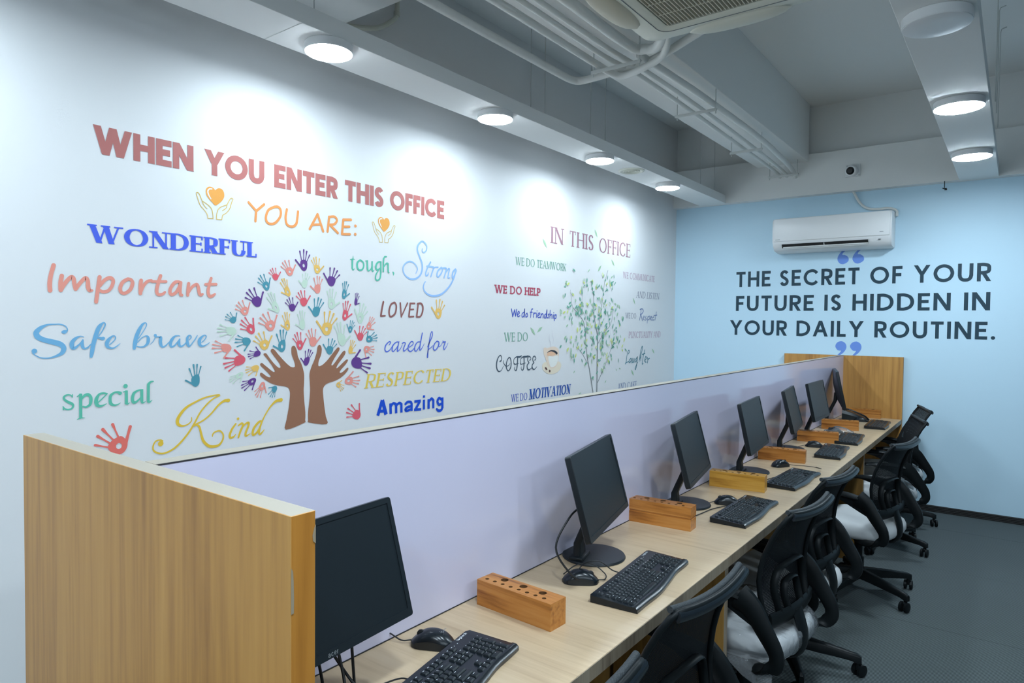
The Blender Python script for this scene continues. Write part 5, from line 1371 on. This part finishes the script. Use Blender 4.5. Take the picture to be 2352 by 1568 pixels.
def kb_print():
    k = Ink((0, 0, 0), (0, 1, 0), (-1, 0, 0), .0002)
    rows = ['QWERTYUIOP', 'ASDFGHJKL', 'ZXCVBNM']
    starts = [(-.0265 + U, X0 + 1.5 * U), (-.0265 + 2 * U, X0 + 1.75 * U), (-.0265 + 3 * U, X0 + 2.25 * U)]
    for row, (x, y) in zip(rows, starts):
        for i, ch in enumerate(row):
            k.o = Vector((0, 0, key_z(x) + .0066))
            c = y + (i + .5) * U - .0025
            put_text(k, ch, 'logo', c - .0014, c + .0014, -x + .0012, -x + .0050)
    def bar(x, y, wd, n=1):
        k.o = Vector((0, 0, key_z(x) + .0066))
        for j in range(n):
            k.poly([(y - wd / 2, -x + .002 - .003 * j), (y + wd / 2, -x + .002 - .003 * j), (y + wd / 2, -x + .0034 - .003 * j), (y - wd / 2, -x + .0034 - .003 * j)])
    for (x, y, wd, dp) in KEYS:
        r = round((x + .0265) / U)
        if abs(x + .050) < .001:
            bar(x, y - .002, .005)
        elif r == 0 and y < X0 + 13 * U:
            bar(x, y - .0028, .0022, 2)
        elif y > XN:
            bar(x, y - .001, .006 if y < XK else .0022)
        elif wd > 1 and wd < 6:
            bar(x, y - wd * U / 2 + .008, .007)
    me = k.b.mesh('key_print', LEGEND, 0, fix=False)
    return me
KB_PRINT = kb_print()
def kb_logo(t):
    word_mark('logitech', (-.0615, .182, .0222), (0, 1, 0), (-1, 0, 0), .0085, t, 'brand_mark', LEGEND)
    k = B()
    for i in range(3):
        k.lathe([(.0012, .0), (.0012, .0005)], (-.057, .120 + i * .014, .0219), 8)
    k.build('indicator_light', LEGEND, t)
def keyboard(loc, rot, label, detail, cable=None):
    t = thing('computer_keyboard', label, 'keyboard', (loc[0], loc[1], ZD), rot, 'keyboards along the workstation')
    o = bpy.data.objects.new('keyboard_body', KB_BODY)
    COL.objects.link(o)
    o.parent = t
    body = o
    if detail:
        for (x, y, wd, dp) in KEYS:
            key = (wd, dp)
            if key not in KM:
                kb_ = B()
                key_shape(kb_, 0, 0, 0, wd, dp)
                KM[key] = kb_.mesh('key', KEYM, 30)
            o = bpy.data.objects.new('key', KM[key])
            COL.objects.link(o)
            o.location = (x, y, key_z(x) - .0025)
            o.parent = t
        o = bpy.data.objects.new('key_print', KB_PRINT)
        COL.objects.link(o)
        o.location = (0, 0, -.0022)
        o.parent = t
    else:
        if 'all' not in KM:
            kb_ = B()
            for (x, y, wd, dp) in KEYS:
                key_shape(kb_, x, y, key_z(x) - .0025, wd, dp)
            KM['all'] = kb_.mesh('keycaps', KEYM, 30)
        o = bpy.data.objects.new('keycaps', KM['all'])
        COL.objects.link(o)
        o.parent = t
    kb_logo(body)
    if cable:
        B().tube(catmull(cable, 6), .0019, 6).build('keyboard_cable', RUBBER, t)
    return t
R_ = math.radians
keyboard((1.868, 1.046), R_(11), 'black keyboard nearest the camera, cut off by the photo edge', True,
         [(-.075, -.02, .012), (-.10, -.03, .012), (-.13, -.075, .006), (-.14, -.14, .006), (-.13, -.2, .006)])
keyboard((1.938, 1.858), R_(4.9), 'black keyboard in front of the second monitor', True,
         [(-.075, .0, .012), (-.10, -.01, .02), (-.13, -.04, .05), (-.16, -.09, .05), (-.18, -.13, .006)])
keyboard((1.942, 2.815), R_(0), 'black keyboard in front of the third monitor', True, [(-.075, .03, .01), (-.1, .03, .005), (-.13, -.05, .004), (-.15, -.2, .004), (-.2, -.28, .004)])
keyboard((1.946, 3.558), R_(-2), 'black keyboard in front of the fourth monitor, mouse cable over its corner', False,
         [(-.075, -.02, .01), (-.1, -.03, .005), (-.12, -.15, .004), (-.16, -.25, .004)])
keyboard((1.937, 4.492), R_(4), 'black keyboard in front of the fifth monitor', False)
keyboard((1.928, 5.084), R_(4), 'black keyboard beside the plastic wrapped mouse', False)
keyboard((1.970, 5.960), R_(2.5), 'farthest black keyboard near the far wooden panel', False)

# ------------------------------------------------------------------ mice (local +x is the cable end)
def mouse_mesh():
    b_ = B()
    rows = []
    N = 18
    for i in range(N + 1):
        u = i / N
        x = -.056 + .112 * u
        w_ = .031 * (1 - abs(2 * u - 1) ** 3.2) ** .5 * (1 - .10 * math.sin(PI * u)) + .002
        h = .008 + .030 * math.sin(PI * min(1, (u * .80 + .10))) ** 1.1 * (1 - abs(2 * u - 1) ** 5)
        ring = []
        for j in range(17):
            a = PI * j / 16
            ring.append((x, w_ * math.copysign(abs(math.cos(a)) ** .7, math.cos(a)), .001 + h * abs(math.sin(a)) ** .8))
        rows.append(ring)
    b_.ring_loft(rows, True)
    return b_.mesh('mouse_body', GLOSS, 50)
MOUSE = mouse_mesh()
def side_mesh():
    b_ = B()
    for s in (-1, 1):
        top, bot = [], []
        for i in range(3, 17):
            u = i / 19
            x = -.056 + .112 * u
            w_ = .031 * (1 - abs(2 * u - 1) ** 3.2) ** .5 * (1 - .10 * math.sin(PI * u)) + .0026
            h = .006 + .014 * math.sin(PI * u)
            top.append((x, s * w_ * .985, .001 + h))
            bot.append((x, s * (w_ + .0003), .0012))
        b_.grid([top, bot] if s > 0 else [bot, top])
    return b_.mesh('side_grip', RUBBER, 50)
MSIDE = side_mesh()
def mouse(loc, face, label, cable=None):
    t = thing('computer_mouse', label, 'mouse', (loc[0], loc[1], ZD), math.radians(face), 'mice along the workstation')
    for nm, me in (('mouse_body', MOUSE), ('side_grip', MSIDE)):
        o = bpy.data.objects.new(nm, me)
        COL.objects.link(o)
        o.parent = t
    B().lathe([(.009, -.003), (.0105, -.002), (.0105, .002), (.009, .003)], (.030, 0, .0255), 18, axis=(0, 1, 0)).build('scroll_wheel', RUBBER, t)
    word_mark('logitech', (-.026, 0, .0383), (0, 1, 0), (-1, 0, .0), .005, t, 'brand_mark', LOGO)
    if cable:
        B().tube(catmull(cable, 6), .0018, 6).build('mouse_cable', RUBBER, t)
    return t
mouse((1.712, 1.172), 207, 'black mouse right of the nearest monitor', [(.055, 0, .008), (.08, .004, .007), (.12, -.01, .016), (.16, -.02, .006), (.2, -.03, .004)])
mouse((1.787, 1.738), 35, 'black mouse in front of the second monitor base, its cable looping', [(.055, 0, .008), (.075, .012, .006), (.08, .05, .008), (.04, .075, .03), (-.01, .06, .03), (-.05, .05, .004)])
mouse((1.831, 2.905), 205, 'black mouse right of the third monitor base', [(.055, 0, .008), (.08, .02, .005), (.12, .07, .004), (.17, .06, .004)])
mouse((1.793, 3.872), 60, 'black mouse in front of the orange pen block of the fourth seat', [(.055, 0, .008), (.08, -.02, .005), (.14, -.08, .005), (.12, -.17, .012), (.06, -.19, .03)])
mouse((1.796, 4.64), 195, 'black mouse in front of the fifth monitor base', [(.055, 0, .008), (.08, .02, .005), (.1, .06, .004)])
m6 = mouse((1.768, 5.372), 190, 'black mouse wrapped in clear plastic beside the sixth monitor')
bw = B()
rf = random.Random(11)
rows = []
for i in range(9):
    u = i / 8
    x = -.13 + .2 * u
    ww = .045 * (.5 + .5 * math.sin(PI * min(1, .15 + u * .8)))
    hh = .012 + .036 * math.sin(PI * min(1, u * 1.05)) ** 1.2
    rows.append([(x, ww * math.cos(PI * j / 10) + rf.uniform(-.003, .003), .001 + hh * math.sin(PI * j / 10) * rf.uniform(.85, 1.1)) for j in range(11)])
bw.ring_loft(rows)
bw.build('plastic_wrap', FILM, m6, smooth=0)['label'] = 'crinkled clear plastic wrap'
mouse((1.815, 6.13), 190, 'farthest black mouse, beside the dark wedge shaped device')
# dark wedge-shaped device beside the farthest keyboard
t = thing('wedge_device', 'low black wedge shaped device beside the farthest keyboard', 'device', (1.757, 6.19, ZD), R_(8))
wd_ = B()
rows = []
for i in range(11):
    u = i / 10
    x = -.09 + .2 * u
    h = .075 * (1 - u) ** .8 + .012
    rows.append([(x, y, z) for y, z in ((-.075, 0), (-.078, h * .7), (-.06, h), (.05, h), (.07, h * .7), (.072, 0))])
wd_.ring_loft(rows)
wd_.build('device_body', BLACK, t)
B().tube(catmull([(-.09, -.05, .095), (-.04, -.055, .093), (.02, -.055, .072), (.08, -.05, .045), (.112, -.04, .012)]), .006, 8).build('rim', GLOSS, t)
# ------------------------------------------------------------------ office chairs (local +x is the back, seat faces -x)
def back_pt(s, tt):
    """s -1..1 across, tt 0..1 up the back"""
    hw = .178 + .040 * math.sin(min(1, tt * 1.9) * PI / 2) - .022 * tt * tt
    x = .155 - .15 * tt + .225 * tt * tt + .02 * (1 - s * s) * (1 - .2 * tt)
    z = .50 + .40 * tt - .012 * (1 - s * s) * tt
    return Vector((x, s * hw, z))
def seat_rings(gx=1.0, dz=0.0):
    out = []
    for z, sc in ((.352, .70), (.354, .86), (.366, .955), (.385, 1.0), (.41, .995), (.43, .96), (.441, .90), (.447, .78), (.45, .5)):
        ring = []
        for i in range(40):
            a = 2 * PI * i / 40
            cx = math.copysign(abs(math.cos(a)) ** .55, math.cos(a)) * .225 * sc * gx
            cy = math.copysign(abs(math.sin(a)) ** .55, math.sin(a)) * .232 * sc * gx
            droop = -.03 * max(0, (-cx - .12) / .1) ** 2 if cx < -.12 else 0
            ring.append((cx - .01, cy, z + dz * sc + droop * .6))
        out.append(ring)
    return out
def make_chair(label, loc, rot):
    t = thing('office_chair', label, 'chair', loc, rot, 'mesh back office chairs along the workstation')
    B().ring_loft(seat_rings()).build('seat', SEAT, t, smooth=60)['label'] = 'pale grey padded seat'
    B().ring_loft([[(x * .82, y * .82, z) for x, y, z in seat_rings()[1]][:], [(x * .9, y * .9, .366) for x, y, z in seat_rings()[2]]]).box((0, 0, .338), (.16, .2, .03), bev=.008).build('seat_pan', CHAIRM, t)
    # woven back
    g = []
    for i in range(13):
        g.append([back_pt(-1 + 2 * j / 14, i / 12) * 1.0 for j in range(15)])
    B().grid(g).build('mesh_back', MESH, t, smooth=60, fix=False)
    # frame round the mesh
    per = [back_pt(-1, q / 8) for q in range(0, 8)] + [back_pt(-.985, .965), back_pt(-.93, .995)] + [back_pt(-.8 + 1.6 * q / 8, 1.0) for q in range(9)] + [back_pt(.93, .995), back_pt(.985, .965)] + [back_pt(1, 1 - q / 8) for q in range(1, 9)] + [back_pt(1 - 2 * q / 8, 0) for q in range(1, 8)]
    B().tube([p + Vector((.007, 0, 0)) for p in per], .0085, 8, closed=True).build('back_frame', CHAIRM, t, smooth=60)
    topl = [back_pt(-.97 + 1.94 * q / 16, 1.0) + Vector((-.008, 0, .003)) for q in range(17)]
    B().tube(topl, .0085, 10).build('woven_edge', PIPING, t, smooth=60)
    # rib along the top rear: flat moulded rail
    rail = [back_pt(-.96 + 1.92 * q / 16, .985) + Vector((.016, 0, -.004)) for q in range(17)]
    B().tube(rail, .0075, 8, flat=(1, 1.7), upv=(0, 0, 1)).build('top_rail', GLOSS, t, smooth=60)
    lb = B()
    bar = [back_pt(-1.02 + 2.04 * q / 12, .03) + Vector((.018, 0, -.005)) for q in range(13)]
    lb.tube(bar, .014, 8, flat=(.7, 2.0), upv=(0, 0, 1))
    for wv, hv in ((.62, .46), (.30, .30)):
        arch = [back_pt(-wv, .04), back_pt(-wv, hv * .6), back_pt(-wv * .78, hv * .92), back_pt(-wv * .3, hv), back_pt(wv * .3, hv), back_pt(wv * .78, hv * .92), back_pt(wv, hv * .6), back_pt(wv, .04)]
        lb.tube(catmull([tuple(p + Vector((.014, 0, 0))) for p in arch], 4), .0095, 8, flat=(.7, 1.5), upv=(1, 0, 0))
    lb.build('lumbar_support', CHAIRM, t, smooth=60)
    B().tube(catmull([(.03, 0, .335), (.12, 0, .325), (.20, 0, .35), (.215, 0, .42), (.19, 0, .51)]), .02, 8, flat=(1.9, .6), upv=(1, 0, .2)).build('back_bracket', CHAIRM, t, smooth=60)
    for s in (-1, 1):
        y = s * .262
        a = B()
        a.tube(catmull([(-.14, y, .605), (-.06, y, .611), (.03, y, .61), (.10, y, .60)], 5), [.018] * 3 + [.021] * 13, 10, flat=(1.5, .62), upv=(0, 0, 1))
        a.tube(catmull([(.09, y, .60), (.135, y, .572), (.185, y * 1.01, .505), (.222, y * 1.01, .445), (.222, y, .40), (.18, y * .97, .370), (.10, y * .8, .352), (.03, y * .4, .342)], 5),
               [.050, .049, .047, .045, .043, .041, .039, .037, .035, .034, .033, .032, .031, .030, .029, .028] + [.026] * 20, 10, flat=(.55, 1.0), upv=(1, 0, .4))
        a.prism([(-.10, .598), (.09, .598), (.165, .50), (.10, .53), (.0, .58)], .016, (0, y + .008, 0), (1, 0, 0), (0, 0, 1), bev=.003)
        a.build('armrest', CHAIRM, t, smooth=50)
    B().lathe([(.03, .10), (.03, .2), (.022, .202), (.022, .33)], k=20).build('gas_column', CHAIRM, t)
    for i in range(5):
        an = 2 * PI * i / 5 + R_(36)
        c, s = math.cos(an), math.sin(an)
        lg = B()
        rings = []
        for d, ww, z0, z1 in ((.0, .03, .085, .135), (.06, .026, .083, .133), (.18, .021, .077, .118), (.28, .017, .070, .102), (.305, .016, .062, .098), (.322, .010, .060, .090)):
            rings.append([(d * c - q * ww * s, d * s + q * ww * c, z) for q, z in ((-1, z0), (1, z0), (1, z1 - .008), (.6, z1), (-.6, z1), (-1, z1 - .008))])
        lg.ring_loft(rings)
        lgo = lg.build('base_leg', CHAIRM, t, smooth=50)
        cs = B()
        cx, cy = .306 * c, .306 * s
        ca, sa = math.cos(an + .9 + i), math.sin(an + .9 + i)
        for q in (-1, 1):
            cs.lathe([(.020, -.008), (.0265, -.006), (.0265, .006), (.020, .009)], (cx + .012 * ca + q * .014 * -sa, cy + .012 * sa + q * .014 * ca, .0268), 20, axis=(-sa * q, ca * q, 0))
        cs.lathe([(.009, .03), (.009, .066)], (cx, cy, 0), 10)
        cs.box((cx + .008 * ca, cy + .008 * sa, .045), (.034, .012, .02), bev=.005, rot=Matrix.Rotation(an + .9 + i, 3, 'Z'))
        cs.build('caster', CHAIRM, lgo, smooth=50)
    return t
CH = [((1.965, .99, 0), -.07, 0, 'black mesh office chair nearest the camera, only its top corner in the photo'),
      ((1.960, 1.60, 0), -.075, 0, 'second black mesh office chair from the camera, cut off by the lower photo edge'),
      ((1.965, 2.585, 0), -.12, 0, 'black mesh office chair with its grey seat still in clear plastic'),
      ((1.945, 3.19, 0), -.14, -18, 'fourth black mesh office chair from the camera, right behind the plastic covered one'),
      ((2.065, 4.31, 0), -.20, 16, 'black mesh office chair with bare pale seat, pulled out in the middle of the row'),
      ((2.025, 5.30, 0), .30, 0, 'black mesh office chair turned aside, second from the blue wall'),
      ((1.99, 6.01, 0), .30, 25, 'farthest black mesh office chair beside the far wooden panel')]
first = make_chair(CH[0][3], CH[0][0], CH[0][1])
chairs = [first]
CH = [((l_[0] + .06 * math.cos(a_), l_[1] + .06 * math.sin(a_), 0), a_, b_, t_) for l_, a_, b_, t_ in CH]
first.location = CH[0][0]
for loc, r, br_, lb in CH[1:]:
    c = dup(first, loc, r, lb)
    for ch in c.children:       # the star base swivels on its own
        if ch.name.startswith('base_leg'):
            ch.rotation_euler = (0, 0, R_(br_))
    chairs.append(c)
# plastic cover left on one seat
c3 = chairs[2]
rc = random.Random(4)
fl = B()
rings = []
for ring in seat_rings(1.045, .012)[1:]:
    rings.append([(x + rc.uniform(-.004, .004), y + rc.uniform(-.004, .004), z + rc.uniform(-.003, .006)) for x, y, z in ring])
c0 = rings[-1]
for q in (.6, .25, .03):
    rings.append([(-.01 + (x + .01) * q, y * q, .468 + rc.uniform(-.004, .003)) for x, y, z in c0])
fl.ring_loft(rings, False)
fl.build('plastic_cover', FILM, c3, smooth=50)['label'] = 'clear crinkled plastic cover'
fl = B()
fl.grid([[(.17, -.19, .41), (.10, -.235, .40), (.02, -.24, .385)], [(.20, -.225, .375), (.14, -.262, .36), (.06, -.258, .355)], [(.205, -.25, .335), (.17, -.275, .315), (.11, -.268, .33)]])
fl.build('plastic_flap', FILM, c3, smooth=50)['label'] = 'loose corner of the plastic cover'
